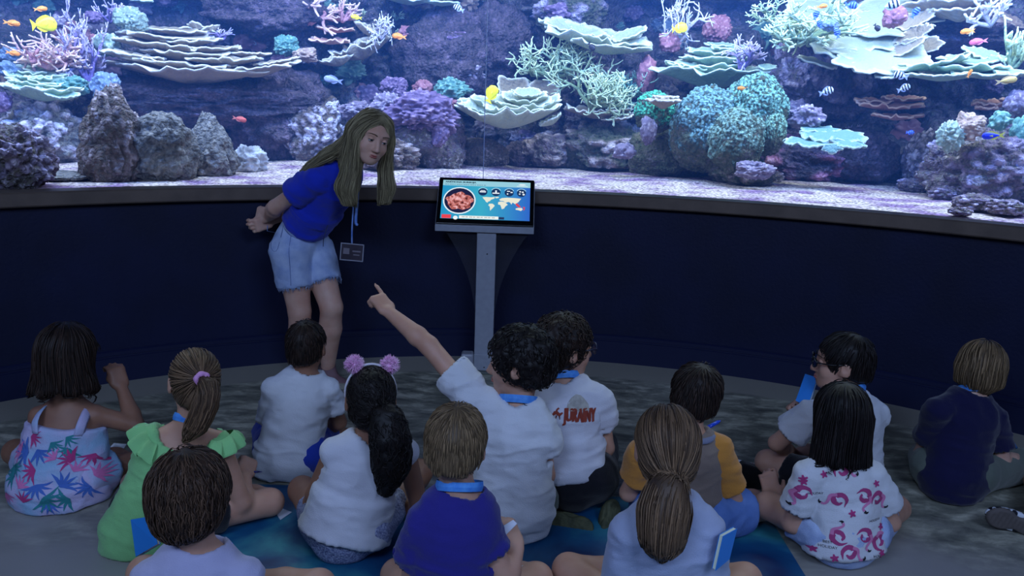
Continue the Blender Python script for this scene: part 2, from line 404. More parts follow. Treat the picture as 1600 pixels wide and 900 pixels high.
# teal sea print the nearest children sit on
def sea_mat():
    m = bpy.data.materials.new('sea_print'); m.use_nodes = True; nt = m.node_tree; b = nt.nodes['Principled BSDF']; L = nt.links.new; N = nt.nodes.new
    tc = N('ShaderNodeTexCoord'); n1 = N('ShaderNodeTexNoise'); n1.inputs['Scale'].default_value = 3.2; n1.inputs['Detail'].default_value = 6; n1.inputs['Distortion'].default_value = .6
    L(tc.outputs['Object'], n1.inputs['Vector']); r = N('ShaderNodeValToRGB'); e = r.color_ramp.elements
    e[0].position = .32; e[0].color = rgb((14, 46, 98)); e[1].position = .7; e[1].color = rgb((70, 160, 168)); x = e.new(.5); x.color = rgb((24, 88, 132)); L(n1.outputs['Fac'], r.inputs[0])
    L(r.outputs[0], b.inputs['Base Color']); b.inputs['Roughness'].default_value = .42; return m
c = [G(395, 768), G(985, 757)]
mx0, mx1, my1 = -1.08, 1.02, 2.80
v, f = box(((mx0+mx1)/2, (my1+.9)/2, .0012), (mx1-mx0, my1-.9, .0024)); mo = mesh('floor_print', v, f, sea_mat(), smooth=False)
tag(mo, 'teal and blue sea print sheet on the floor under the children', 'floor mat')

# ------------------------------------------------------------------ the information kiosk
KB = G(755, 578); ky = KB[1]
M_kgrey = mat('kiosk_metal', (146, 150, 162), (154, 158, 170), 30, rough=.45, spec=.4)
M_kdark = mat('kiosk_bezel', (10, 11, 14), rough=.25)
kiosk = empty('information_kiosk', KB, 'grey metal kiosk with a tilted lit touch screen on a square post', 'kiosk')
zt = AY(757, 356, ky)[2]                       # underside of the screen tray
bevbox('post', (KB[0], ky, zt/2+.005), (.108, .06, zt-.01), M_kgrey, kiosk, bev=.005)
bevbox('foot', (KB[0]+.004, ky-.004, .055), (.118, .072, .11), M_kgrey, kiosk, bev=.004)
bevbox('base_plate', (KB[0]+.09, ky+.02, .006), (.42, .20, .012), mat('base_plate_metal', (88, 96, 92), rough=.5), kiosk, bev=.003)
bevbox('cable_box', (KB[0]-.092, ky-.02, .062), (.072, .08, .10), mat('cable_box_plastic', (150, 152, 165), rough=.4), kiosk, bev=.012)
TL = R(42); sc_ = PX((KB[0], ky, 1.0)); W_ = 157*sc_*.985; Hh = W_*.585
Ms = np.stack([[1, 0, 0], [0, math.sin(TL), math.cos(TL)], [0, -math.cos(TL), math.sin(TL)]], 1)   # columns: across, up the screen, out of it
cb = AY(757, 352, ky-.05)                      # middle of the screen's lower front edge
S0 = cb + Ms[:, 1]*Hh/2
def scr(x, y, z=0): return S0 + Ms @ np.array([x, y, z])
hd = empty('screen_head', KB); hd.parent = kiosk; hd.location = (0, 0, 0)
def kpart(name, c, s, m_, bev=.003): return bevbox(name, scr(*c), s, m_, kiosk, M=Ms, bev=bev)
bevbox('tray', (cb[0], cb[1]+.055, cb[2]-.024), (W_*1.0, .11, .036), M_kgrey, kiosk, bev=.004)
kpart('screen_back', (0, 0, -.030), (W_*1.0, Hh*1.0, .040), M_kgrey, .006)
bez = kpart('bezel', (0, 0, -.004), (W_*.985, Hh*.985, .012), M_kdark, .004)
bpy.data.objects.remove(hd)
sw, sh = W_*.905, Hh*.815
def flat(name, V2, F, col, z, par, st_=1.0, dx=0, dy=.006):
    V2 = np.asarray(V2, float); P3 = np.c_[V2[:, 0]*sw + dx, V2[:, 1]*sh + dy, np.full(len(V2), z)]
    return mesh(name, S0 + P3 @ Ms.T, F, emat('screen_%s' % (name + str(col)), col, st_), par, smooth=False)
def poly2(pts): n = len(pts); return np.r_[[np.mean(pts, 0)], pts], np.array([[0, i+1, (i+1) % n+1] for i in range(n)])
def disc2(cx, cy, r, n=28): a = np.arange(n)*2*math.pi/n; return poly2(np.c_[cx + r*np.cos(a), cy + r*np.sin(a)*sw/sh])
def rect2(x0, y0, x1, y1): return np.array([[x0, y0], [x1, y0], [x1, y1], [x0, y1]]), np.array([[0, 1, 2], [0, 2, 3]])
def screen_bg():
    m = bpy.data.materials.new('screen_blue'); m.use_nodes = True; nt = m.node_tree; nt.nodes.clear(); L = nt.links.new; N = nt.nodes.new
    tc = N('ShaderNodeTexCoord'); sp = N('ShaderNodeSeparateXYZ'); L(tc.outputs['Generated'], sp.inputs[0]); r = N('ShaderNodeValToRGB')
    e = r.color_ramp.elements; e[0].color = rgb((40, 150, 200)); e[1].color = rgb((50, 105, 205)); x = e.new(.45); x.color = rgb((60, 175, 205)); L(sp.outputs[0], r.inputs[0])
    em = N('ShaderNodeEmission'); L(r.outputs[0], em.inputs[0]); em.inputs[1].default_value = .95; o = N('ShaderNodeOutputMaterial'); L(em.outputs[0], o.inputs[0]); return m
v, f = rect2(-.5, -.5, .5, .5)
P3 = np.c_[v[:, 0]*sw, v[:, 1]*sh + .006, np.full(4, .0028)]
disp = mesh('display', S0 + P3 @ Ms.T, f, screen_bg(), bez, smooth=False)
def dflat(name, vf, col, z=.0034, st_=1.0): return flat(name, vf[0], vf[1], col, z, kiosk, st_)
dflat('header', rect2(-.5, .36, .5, .5), (150, 205, 222))
def stext(name, s, x0, y, hgt, width, col, z=.004):
    V, F = text_mesh(s, 1.0); V = V[:, :2]; V = (V - V.min(0))/np.ptp(V, 0).max()
    V[:, 0] = x0 + V[:, 0]/V[:, 0].max()*width; V[:, 1] = y + V[:, 1]/V[:, 1].max()*hgt
    flat(name, V, F, col, z, kiosk)
for ox_ in (0, .0022, .0044): stext('title', 'ANÉMONA BURBUJA', -.475 + ox_, .422, .062, .35, (38, 68, 88))
for i_ in range(18): dflat('subtitle_mark', rect2(-.475 + i_*.026, .382, -.475 + i_*.026 + (.020, .015, .023)[i_ % 3], .398), (96, 140, 160), .004)
dflat('photo_ring', disc2(-.30, -.03, .185), (225, 240, 250))
def anem():
    m = bpy.data.materials.new('screen_photo'); m.use_nodes = True; nt = m.node_tree; nt.nodes.clear(); L = nt.links.new; N = nt.nodes.new
    tc = N('ShaderNodeTexCoord'); vo = N('ShaderNodeTexNoise'); vo.inputs['Scale'].default_value = 55; vo.inputs['Detail'].default_value = 5; L(tc.outputs['Object'], vo.inputs['Vector'])
    r = N('ShaderNodeValToRGB'); e = r.color_ramp.elements; e[0].position = .34; e[0].color = rgb((84, 34, 40)); e[1].position = .66; e[1].color = rgb((244, 190, 196)); x = e.new(.5); x.color = rgb((196, 110, 104)); L(vo.outputs['Fac'], r.inputs[0])
    em = N('ShaderNodeEmission'); L(r.outputs[0], em.inputs[0]); o = N('ShaderNodeOutputMaterial'); L(em.outputs[0], o.inputs[0]); return m
v, f = disc2(-.30, -.03, .17); flat('photo', v, f, (30, 34, 70), .004, kiosk)
a = np.linspace(0, 2*math.pi, 30, endpoint=False); rr_ = 1 + .09*np.sin(5*a) + .06*np.sin(9*a+1)
v, f = poly2(np.c_[-.295 + .148*rr_*np.cos(a), -.05 + .118*rr_*np.sin(a)*sw/sh])
P3 = np.c_[v[:, 0]*sw, v[:, 1]*sh+.006, np.full(len(v), .0044)]; mesh('photo_anemone', S0 + P3 @ Ms.T, f, anem(), kiosk, smooth=False)
for i, x in enumerate((-.04, .11, .26, .40)):
    dflat('icon', disc2(x, .215, .052), (26, 52, 96))
    a = np.linspace(.5, 2.64, 12); vv = np.concatenate([np.c_[x+.062*np.cos(a), .215+.062*np.sin(a)*sw/sh], np.c_[x+.054*np.cos(a), .215+.054*np.sin(a)*sw/sh]]); k = np.arange(11)
    dflat('icon_arc', (vv, np.r_[np.c_[k, k+1, k+12], np.c_[k+1, k+13, k+12]]), (170, 220, 240))
for sh_ in (rect2(-.075, .20, -.005, .235), rect2(-.065, .245, -.015, .258), rect2(.07, .175, .15, .205), rect2(.10, .205, .12, .265), rect2(.235, .165, .25, .20), rect2(.235, .24, .27, .265), rect2(.275, .21, .30, .24), disc2(.385, .25, .011, 8), disc2(.415, .24, .012, 8), disc2(.38, .19, .010, 8), disc2(.425, .18, .014, 8)):
    dflat('icon_glyph', sh_, (225, 235, 245), .0040)
LAND = [[(-.04,.075),(.0,.085),(.06,.08),(.10,.095),(.095,.05),(.06,.02),(.045,-.02),(.025,-.035),(.02,-.065),(.0,-.04),(-.01,.0),(-.03,.04)],
        [(.105,.095),(.14,.10),(.15,.08),(.125,.06),(.105,.065)], [(.04,-.09),(.075,-.085),(.10,-.12),(.10,-.15),(.085,-.19),(.065,-.24),(.055,-.27),(.05,-.22),(.05,-.17),(.03,-.13)],
        [(.14,-.04),(.17,-.02),(.21,-.03),(.235,-.07),(.25,-.10),(.225,-.14),(.21,-.2),(.185,-.22),(.175,-.16),(.165,-.11),(.14,-.10)],
        [(.15,.03),(.18,.07),(.24,.085),(.33,.08),(.40,.07),(.385,.03),(.37,-.02),(.35,-.05),(.335,-.08),(.32,-.05),(.305,-.03),(.29,-.09),(.275,-.04),(.25,-.02),(.225,-.05),(.20,-.01),(.16,.0)],
        [(.34,-.19),(.37,-.17),(.41,-.17),(.42,-.21),(.40,-.25),(.37,-.23),(.34,-.22)]]
for pg in LAND: dflat('land', poly2(pg), (232, 232, 214))
for pg in ([(.335,-.06),(.36,-.06),(.385,-.12),(.40,-.15),(.37,-.16),(.345,-.12)], [(.42,-.14),(.445,-.15),(.44,-.22),(.425,-.24),(.43,-.19)]): dflat('red_range', poly2(pg), (215, 70, 90), .0040)
dflat('button', rect2(-.485, -.495, -.38, -.40), (232, 70, 84)); dflat('button', disc2(-.33, -.475, .026, 16), (240, 245, 250))
dflat('caption_bar', rect2(-.29, -.49, .15, -.415), (240, 244, 240)); dflat('caption_chip', rect2(.155, -.485, .215, -.425), (40, 56, 96))
for i_ in range(9): dflat('caption_mark', rect2(-.26 + i_*.042, -.462, -.26 + i_*.042 + (.034, .026)[i_ % 2], -.440), (170, 178, 182), .004)
v, f = poly2([(.36, .43), (.39, .455), (.43, .455), (.455, .43), (.42, .415), (.39, .415)]); dflat('emblem', (v, f), (225, 240, 248), .0038); dflat('emblem_bar', rect2(.345, .385, .47, .402), (215, 234, 244), .0038)
# curved clear acrylic side wings
M_acr = bpy.data.materials.new('smoked_acrylic'); M_acr.use_nodes = True
nt = M_acr.node_tree; b_ = nt.nodes['Principled BSDF']; b_.inputs['Base Color'].default_value = rgb((70, 72, 84)); b_.inputs['Roughness'].default_value = .15
b_.inputs['Alpha'].default_value = .22
for s_ in (-1, 1):
    zz = np.linspace(0, 1, 14); top, bot = zt-.02, zt*.30
    xo = .054 + (W_*.43-.054)*(1-zz)**2.2
    V = []
    for dy in (-.003, .003):
        V += [(KB[0]+s_*xo[i], ky-.005+dy, top+(bot-top)*zz[i]) for i in range(14)] + [(KB[0]+s_*.052, ky-.005+dy, top+(bot-top)*zz[i]) for i in range(14)]
    i = np.arange(13); q = []
    for o_ in (0, 28): q.append(np.c_[o_+i, o_+i+1, o_+i+15, o_+i+14])
    q.append(np.c_[i, i+1, i+29, i+28])
    mesh('side_wing', V, [np.concatenate(q)], M_acr, kiosk, smooth=False)
v, f = lathe([(0, 0), (.004, 0), (.004, .002), (0, .002)], (0, 0, 0), 10); v = v[:, [0, 2, 1]]*[1, -1, 1]
for zz in (zt*.83, .03): mesh('screw', v + [KB[0]+.006, ky-.0315 - (.009 if zz < .1 else 0), zz], f, mat('screw_dark', (50, 52, 60), rough=.4), kiosk)
# ------------------------------------------------------------------ the tank: back, sand, reef face
M_tank = mat('tank_blue_wall', (18, 40, 150), rough=.8)
V, F = arc_band([(6.9, .6), (6.9, 3.3), (7.0, 3.3), (7.0, .6)], -R(84), R(84), 64); st(mesh('wall_tank', V, F, M_tank, smooth=False))
def grid_faces(n, k): ix = np.arange(n*k).reshape(n, k); return np.stack([ix[:-1, :-1], ix[1:, :-1], ix[1:, 1:], ix[:-1, 1:]], -1).reshape(-1, 4)
def sand_z(p, r): return 1.028 + .012*np.clip(r-3.9, 0, 3) + .012*fbm(p*[1, 1, 0], 3.1, 3, 5)*np.clip((r-3.9)*3, 0, 1) + .004*fbm(p*[1, 1, 0], 22, 3, 9)
rr = np.linspace(3.885, 6.5, 90); th = np.linspace(-R(82), R(82), 280)
P_ = pol(rr[None, :], th[:, None], 0.0); P_[..., 2] = sand_z(P_, rr[None, :])
def sand_mat():
    m = bpy.data.materials.new('coral_sand'); m.use_nodes = True; nt = m.node_tree; b = nt.nodes['Principled BSDF']; L = nt.links.new; N = nt.nodes.new
    tc = N('ShaderNodeTexCoord'); n1 = N('ShaderNodeTexNoise'); n1.inputs['Scale'].default_value = 60; n1.inputs['Detail'].default_value = 3; L(tc.outputs['Object'], n1.inputs['Vector'])
    r = N('ShaderNodeValToRGB'); e = r.color_ramp.elements; e[0].position = .36; e[0].color = rgb((104, 88, 84)); e[1].position = .62; e[1].color = rgb((216, 196, 182)); L(n1.outputs['Fac'], r.inputs[0])
    n2 = N('ShaderNodeTexNoise'); n2.inputs['Scale'].default_value = 4; n2.inputs['Detail'].default_value = 4; L(tc.outputs['Object'], n2.inputs['Vector'])
    r2 = N('ShaderNodeValToRGB'); e = r2.color_ramp.elements; e[0].position = .45; e[0].color = (1, 1, 1, 1); e[1].position = .62; e[1].color = rgb((168, 142, 206)); L(n2.outputs['Fac'], r2.inputs[0])
    mx = N('ShaderNodeMix'); mx.data_type = 'RGBA'; mx.blend_type = 'MULTIPLY'; mx.inputs[0].default_value = 1; L(r.outputs[0], mx.inputs[6]); L(r2.outputs[0], mx.inputs[7]); L(mx.outputs[2], b.inputs['Base Color'])
    b.inputs['Roughness'].default_value = .9; bp = N('ShaderNodeBump'); bp.inputs['Strength'].default_value = .8; bp.inputs['Distance'].default_value = .012; L(n1.outputs['Fac'], bp.inputs['Height']); L(bp.outputs[0], b.inputs['Normal']); return m
so = mesh('coral_sand', P_.reshape(-1, 3), grid_faces(280, 90)[:, ::-1], sand_mat())
tag(so, 'pale lilac coral sand along the bottom of the tank window', 'sand', kind='stuff')
def reef_r(th, z):                               # radius of the rock face
    p = np.stack(np.broadcast_arrays(th*6.0, z*1.0, 0*th), -1)
    r = 5.78 + .20*np.clip(z-1.0, 0, 2)
    r = r + .30*fbm(p, 1.15, 2, 31) - .16*np.maximum(0, fbm(p*[1, 2.6, 1], .9, 2, 41)) + .11*fbm(p, 3.4, 3, 11, True) + .05*fbm(p, 11, 3, 21, True) + .07*(worley(p, 5.0, 23) - .4)
    ua = np.degrees(th)
    r = r + .32*np.exp(-((ua+24)/9)**2 - ((z-1.42)/.30)**2) + .30*np.exp(-((ua-28)/8)**2 - ((z-1.5)/.26)**2) + .20*np.exp(-((ua+3)/6)**2 - ((z-1.75)/.3)**2)
    for u_, v_, st_, sz_ in ((262, 8, .075, .13), (1010, 20, .05, .28), (1150, 10, .05, .2), (1225, 70, .03, .2), (20, 5, .05, .2)):   # open water behind the corals
        c_ = T(u_, v_, 6.0); t0 = math.atan2(c_[0]-CX, c_[1]-CY); r = r + .85*np.exp(-((th-t0)/st_)**2 - ((z-c_[2])/sz_)**2)
    return np.minimum(r, 6.8)
th = np.linspace(-R(62), R(62), 520); zz = np.linspace(.95, 3.05, 190)
TH, ZZ = np.meshgrid(th, zz, indexing='ij'); P_ = pol(reef_r(TH, ZZ), TH, ZZ)
def rock_mat(name, cols, scale=5, bump=.9, rough=.85):
    if name in MATS: return MATS[name]
    m = bpy.data.materials.new(name); m.use_nodes = True; nt = m.node_tree; b = nt.nodes['Principled BSDF']; L = nt.links.new; N = nt.nodes.new
    tc = N('ShaderNodeTexCoord'); n1 = N('ShaderNodeTexNoise'); n1.inputs['Scale'].default_value = scale; n1.inputs['Detail'].default_value = 7; n1.inputs['Roughness'].default_value = .65; L(tc.outputs['Object'], n1.inputs['Vector'])
    r = N('ShaderNodeValToRGB'); e = r.color_ramp.elements; k = len(cols)
    e[0].position = .36; e[0].color = rgb(cols[0]); e[1].position = .64; e[1].color = rgb(cols[-1])
    for i, c in enumerate(cols[1:-1]): x = e.new(.36 + .28*(i+1)/(k-1)); x.color = rgb(c)
    nf = N('ShaderNodeTexNoise'); nf.inputs['Scale'].default_value = scale*6; nf.inputs['Detail'].default_value = 4; L(tc.outputs['Object'], nf.inputs['Vector'])
    mf = N('ShaderNodeMix'); mf.data_type = 'FLOAT'; mf.inputs[0].default_value = .45; L(n1.outputs['Fac'], mf.inputs[2]); L(nf.outputs['Fac'], mf.inputs[3]); L(mf.outputs[0], r.inputs[0]); L(r.outputs[0], b.inputs['Base Color']); b.inputs['Roughness'].default_value = rough
    n2 = N('ShaderNodeTexNoise'); n2.inputs['Scale'].default_value = scale*7; n2.inputs['Detail'].default_value = 5; L(tc.outputs['Object'], n2.inputs['Vector'])
    bp = N('ShaderNodeBump'); bp.inputs['Strength'].default_value = 1.0; bp.inputs['Distance'].default_value = .045; vo = N('ShaderNodeTexVoronoi'); vo.inputs['Scale'].default_value = scale*5; L(tc.outputs['Object'], vo.inputs['Vector']); ad = N('ShaderNodeMath'); ad.operation = 'SUBTRACT'; L(n2.outputs['Fac'], ad.inputs[0]); mu = N('ShaderNodeMath'); mu.operation = 'MULTIPLY'; mu.inputs[1].default_value = .45; L(vo.outputs['Distance'], mu.inputs[0]); L(mu.outputs[0], ad.inputs[1]); L(ad.outputs[0], bp.inputs['Height']); L(bp.outputs[0], b.inputs['Normal'])
    MATS[name] = m; return m
M_reef = rock_mat('reef_rock', [(30, 34, 40), (70, 68, 70), (54, 52, 52), (108, 94, 106), (84, 88, 76), (146, 134, 142)], 5.0)
R2 = np.clip(fbm(np.stack([TH*6, ZZ, 0*TH], -1), 4.0, 3, 51), -1, 1)
st(mesh('wall_reef', P_.reshape(-1, 3), grid_faces(520, 190), M_reef))

# water: thin blue haze between the glass and the reef
V, F = arc_band([(3.895, 1.02), (6.88, 1.02), (6.88, 2.92), (3.895, 2.92)], -R(78), R(78), 80); k = len(V)
wm = bpy.data.materials.new('tank_water'); wm.use_nodes = True; nt = wm.node_tree; nt.nodes.clear(); vsn = nt.nodes.new('ShaderNodeVolumeScatter'); vsn.inputs['Color'].default_value = (.12, .34, 1.0, 1); vsn.inputs['Density'].default_value = .062; oo = nt.nodes.new('ShaderNodeOutputMaterial'); nt.links.new(vsn.outputs[0], oo.inputs['Volume'])
wo = mesh('tank_water', V, [np.r_[F[0], [[0, 3, 2, 1]], [[k-4, k-3, k-2, k-1]]][:, ::-1]], wm, smooth=False); tag(wo, 'hazy blue water filling the tank', 'water', kind='stuff')
scene.cycles.volume_bounces = 0
# ------------------------------------------------------------------ coral and rock builders
def frame_at(c):                                 # columns: along the wall to the viewer's right, away from the viewer, up
    d = np.array([c[0]-CX, c[1]-CY, 0]); d /= np.linalg.norm(d); return np.stack([[d[1], -d[0], 0], d, [0, 0, 1.]], 1)
def rot(ax, a):
    return np.array(Matrix.Rotation(a, 3, Vector(ax)))
def place(u, v, r_): c = T(u, v, r_); return c, PX(c), frame_at(c)
def rock(u, v, w, h, r_, label, mt, seed, depth=None, rough=.16, knobs=0, kmat=None, on_sand=True, name='reef_rock', sharp=True, shape=(1, 1), cat='rock'):
    if on_sand:                                  # stand it where its lower edge meets the sand
        v = v + 7; g = G(u, v + h*.43, 1.042); rg = math.hypot(g[0]-CX, g[1]-CY); r_ = min(rg + (depth or w*.0042*.8)*.36, 5.62)
    c, s, A = place(u, v, r_); w, h = w*s, h*s; d = depth or w*.8
    wp = w/s
    v0, f = ICO5 if (knobs > 0 and wp > 85) else ICO4; q = v0.copy()
    n = fbm(q, 1.5, 3, seed, sharp)*rough + fbm(q, 4.5, 3, seed+3, True)*rough*.42 + fbm(q, 13, 3, seed+5, True)*rough*.26 - np.clip(worley(q, 5.5, seed+6) - .25, 0, 1)*rough*.5
    t_ = np.zeros(len(q))
    if knobs:
        k = (knobs/14.0)**.5*1.25; ww = worley(q + .08*np.stack([vn(q*4, seed+j) for j in range(3)], -1), k, seed)
        msk = np.clip(.85 + 1.0*fbm(q, 1.3, 2, seed+8), .1, 1)*np.clip(1.0 + q[:, 2]*.7, .2, 1)
        bmp = np.clip(1 - ww*1.55, 0, 1)**.8*msk; n = n + bmp*.34/k*2.2; t_ = bmp*(.7 + .5*vn(q*6, seed+4))
    q = q*(1 + n[:, None]); t = np.clip(q[:, 2], -1, 1); q[:, :2] *= (shape[0]*(1-t)/2 + shape[1]*(1+t)/2)[:, None]
    P = c + (q*[w/2, d/2, h/2]) @ A.T
    if on_sand:
        zb = c[2] - h/2*.86; P[:, 2] = np.maximum(P[:, 2], zb)
    return tag(mesh(name, P, f, crust(mt, kmat) if knobs else mt, attr={'tip': t_}), label, cat)
def crust(mt, kmat):                             # rock with paler polyps where the surface bulges
    nm = mt.name + kmat.name
    if nm in MATS: return MATS[nm]
    m = mt.copy(); m.name = nm; nt = m.node_tree; b = nt.nodes['Principled BSDF']; L = nt.links.new; src = b.inputs['Base Color'].links[0].from_socket
    kc = [n for n in kmat.node_tree.nodes if n.type == 'VALTORGB'][0].color_ramp.elements
    r = nt.nodes.new('ShaderNodeValToRGB'); r.color_ramp.elements[0].position = .25; r.color_ramp.elements[0].color = kc[0].color; r.color_ramp.elements[1].position = .75; r.color_ramp.elements[1].color = kc[1].color
    at = nt.nodes.new('ShaderNodeAttribute'); at.attribute_name = 'tip'; L(at.outputs['Fac'], r.inputs[0])
    mr = nt.nodes.new('ShaderNodeMapRange'); mr.inputs[1].default_value = .06; mr.inputs[2].default_value = .34; L(at.outputs['Fac'], mr.inputs[0])
    mx = nt.nodes.new('ShaderNodeMix'); mx.data_type = 'RGBA'; L(mr.outputs[0], mx.inputs[0]); L(src, mx.inputs[6]); L(r.outputs[0], mx.inputs[7]); L(mx.outputs[2], b.inputs['Base Color']); MATS[nm] = m; return m
def coral_mat(name, base, tip, rough=.75, bump=.4):
    return mat(name, base, tip, rough=rough, attr='tip', lohi=(.35, .95), bump=1.0, bscale=55)
def plate_mesh(c, A, w, d, cup, ruf, tilt, side, seed, th_=.012, drop=0.0):
    na, nr = 60, 8; a = np.arange(na)*2*math.pi/na; ro = np.linspace(0.06, 1, nr)**.8
    pa = np.stack([np.cos(a), np.sin(a), 0*a], -1)
    edge = 1 + .20*fbm(pa, 1.6, 3, seed) + .09*fbm(pa, 6, 3, seed+5)
    X = ro[:, None]*edge*np.cos(a)*w/2; Y = ro[:, None]*edge*np.sin(a)*d/2
    rip = np.sin(a*9 + 4*fbm(pa, 1.2, 2, seed+9)) * .5 + fbm(pa, 4.5, 3, seed+2)
    Z = cup*w*ro[:, None]**2 + ruf*w*ro[:, None]**2.5*rip
    Zt = Z + th_*(1 - ro[:, None]**6*.5); top = np.stack([X, Y, Zt], -1); bot = np.stack([X*.985, Y*.985, Z - th_*.4 - drop*w*(1-ro[:, None])**1.5], -1)
    L = np.concatenate([top.reshape(-1, 3), bot.reshape(-1, 3)]); B = rot((1, 0, 0), tilt) @ rot((0, 1, 0), side)
    V = c + (L @ B.T) @ A.T
    it = np.arange(nr*na).reshape(nr, na); ib = it + nr*na
    def ring(x, y): return np.stack([x, np.roll(x, -1), np.roll(y, -1), y], -1)
    q = [np.concatenate([ring(it[i], it[i+1]) for i in range(nr-1)])[:, ::-1], np.concatenate([ring(ib[i], ib[i+1]) for i in range(nr-1)]), ring(it[-1], ib[-1])[:, ::-1]]
    F = [np.concatenate(q), ]
    ct = np.array([it[0], ib[0]]); V = np.concatenate([V, V[ct].mean(1)]); k = len(V)
    F.append(np.concatenate([np.stack([np.full(na, k-2), it[0], np.roll(it[0], -1)], -1), np.stack([np.full(na, k-1), np.roll(ib[0], -1), ib[0]], -1)]))
    t_ = np.concatenate([np.repeat(ro**5, na), np.repeat(ro**5, na)*.55, [0, 0]])
    return V, F, t_
def plates(label, lst, mt, r_, seed, name='plate_coral', cat='coral', cup=.06, ruf=.03, tilt=.12, drop=.05, dd=.55):
    c0, s0, A0 = place(lst[0][0], lst[0][1], r_); e = empty(name, c0, label, cat)
    for i, p in enumerate(lst):
        u, v, w = p[:3]; dr = p[3] if len(p) > 3 else 0; tl = p[4] if len(p) > 4 else tilt; sd = p[5] if len(p) > 5 else 0
        c, s, A = place(u, v, r_ + dr)
        V, F, t_ = plate_mesh(c, A, w*s, w*s*dd, cup, ruf, tl, sd, seed+i*7, drop=drop)
        mesh('plate', V, F, mt, e, attr={'tip': t_})
    return e
def branch_mesh(seed, n0=7, levels=4, spread=.9, thick=.06, up=.5, kids=(2, 3), bend=.3):
    r_ = random.Random(seed); P, Rr, Tp = [], [], []
    def grow(p, d, ln, th_, lv):
        pts = [p]; q = p.copy()
        for k in range(4):
            d = unit(d + np.array([r_.gauss(0, bend), r_.gauss(0, bend), r_.gauss(0, bend) + .06])*.5); q = q + d*ln/4; pts.append(q.copy())
        P.append(pts); Rr.append(np.linspace(th_, th_*.72, 5)); Tp.append([1-(lv+1)/levels + k/4/levels for k in range(5)])
        if lv > 0:
            for k in range(r_.randint(*kids)):
                j = r_.choice([2, 3, 4]) if k else 4
                dd = unit(d + spread*np.array([r_.gauss(0, 1), r_.gauss(0, .8), r_.gauss(0, .7)+.15])); grow(pts[j], dd, ln*r_.uniform(.6, .9), th_*.74, lv-1)
    for i in range(n0):
        a = r_.uniform(0, 2*math.pi); grow(np.zeros(3), unit(np.array([math.cos(a)*1.0, math.sin(a)*.6, up + r_.uniform(-.3, .5)])), r_.uniform(.3, .45), thick, levels-1)
    V, F = tubes(np.array(P), np.array(Rr), 5); n = len(P)*25
    t_ = np.repeat(np.array(Tp).ravel(), 5); t_ = np.concatenate([t_, np.array(Tp)[:, 0], np.array(Tp)[:, -1]]); return V, F, t_
def branching(u, v, w, h, r_, label, mt, seed, **kw):
    c, s, A = place(u, v, r_); V, F, t_ = branch_mesh(seed, **kw)
    lo, hi = np.percentile(V, 1, 0), np.percentile(V, 99, 0); V = (V - (lo+hi)/2)/(hi-lo)
    V = c + (V*[w*s, min(w, h)*s*.9, h*s]) @ A.T; return tag(mesh('branching_coral', V, F, mt, attr={'tip': t_}), label, 'coral')
def knobby(u, v, w, h, r_, label, mt, seed, n=150, ks=.075, ln=1.6, name='cluster_coral', depth=.8):
    c, s, A = place(u, v, r_); v0, f = ICO5 if w > 100 else ICO4 if w > 42 else ICO3; q = v0.copy(); k = (n/14.0)**.5*1.35
    ww = worley(q + .10*np.stack([vn(q*3, seed+j) for j in range(3)], -1), k, seed); bmp = np.clip(1 - ww*1.45, 0, 1)**.65
    lump = .80 + .26*fbm(q, 1.6, 3, seed) + .06*fbm(q, 9, 2, seed+1)
    q = q*(lump + bmp*.30*(.7 + .6*vn(q*2.2, seed+2))*(9/n)**.25*1.6)[:, None]
    return tag(mesh(name, c + (q*np.array([w/2, w/2*depth, h/2])*s) @ A.T, f, mt, attr={'tip': bmp*(.8 + .3*vn(q*5, seed+3))}), label, 'coral')
# ------------------------------------------------------------------ rocks on the sand, left to right
Mr_grey = rock_mat('rock_grey', [(58, 58, 60), (104, 100, 98), (134, 128, 122), (158, 150, 148)], 6)
Mr_purp = rock_mat('rock_purple', [(54, 44, 50), (112, 94, 108), (98, 92, 82), (188, 174, 186)], 7)
Mr_brown = rock_mat('rock_brown', [(52, 42, 44), (110, 90, 82), (92, 84, 76), (170, 148, 150)], 8)
Mr_moss = rock_mat('rock_moss', [(36, 44, 34), (78, 84, 58), (96, 92, 72), (120, 110, 112)], 8)
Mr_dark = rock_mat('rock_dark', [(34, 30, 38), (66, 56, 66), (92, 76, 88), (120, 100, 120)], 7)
Mk_white = mat('polyp_white', (196, 184, 206), (232, 226, 236), 30, rough=.7)
Mk_lav = mat('polyp_lavender', (148, 132, 162), (216, 202, 220), 24, rough=.7)
Mk_tan = mat('polyp_tan', (160, 140, 140), (222, 206, 210), 20, rough=.7)
Mk_pink = mat('polyp_pink', (190, 120, 150), (236, 186, 200), 24, rough=.7)
Mk_vio = mat('polyp_violet', (104, 66, 168), (176, 140, 214), 14, rough=.7)
rock(20, 246, 92, 92, 5.02, 'purple crusted rock in the lower left corner of the tank', Mr_purp, 3, knobs=170, kmat=Mk_lav)
rock(68, 212, 98, 88, 5.25, 'rock dotted with white polyps under the small cup corals', Mr_grey, 5, knobs=110, kmat=Mk_white)
rock(176, 216, 84, 136, 5.05, 'tall knobby tan rock with pale round heads on top', Mr_brown, 9, knobs=260, kmat=Mk_tan, shape=(1.1, .8))
rock(253, 232, 86, 96, 5.22, 'smooth slanted grey boulder beside the tall knobby rock', Mr_grey, 13, rough=.2)
rock(326, 226, 82, 94, 5.25, 'pyramid shaped grey rock on the sand', Mr_grey, 17, shape=(1.25, .45), rough=.16)
rock(391, 244, 40, 38, 5.35, 'small pale rock alone on the sand left of the woman', mat('pale_rock', (120, 118, 120), (196, 194, 200), 9, rough=.8, bump=1, bscale=30), 19, rough=.22)
rock(500, 205, 92, 98, 5.35, 'rock thick with curly whitish polyps behind the bent woman', Mr_brown, 23, knobs=330, kmat=Mk_white)
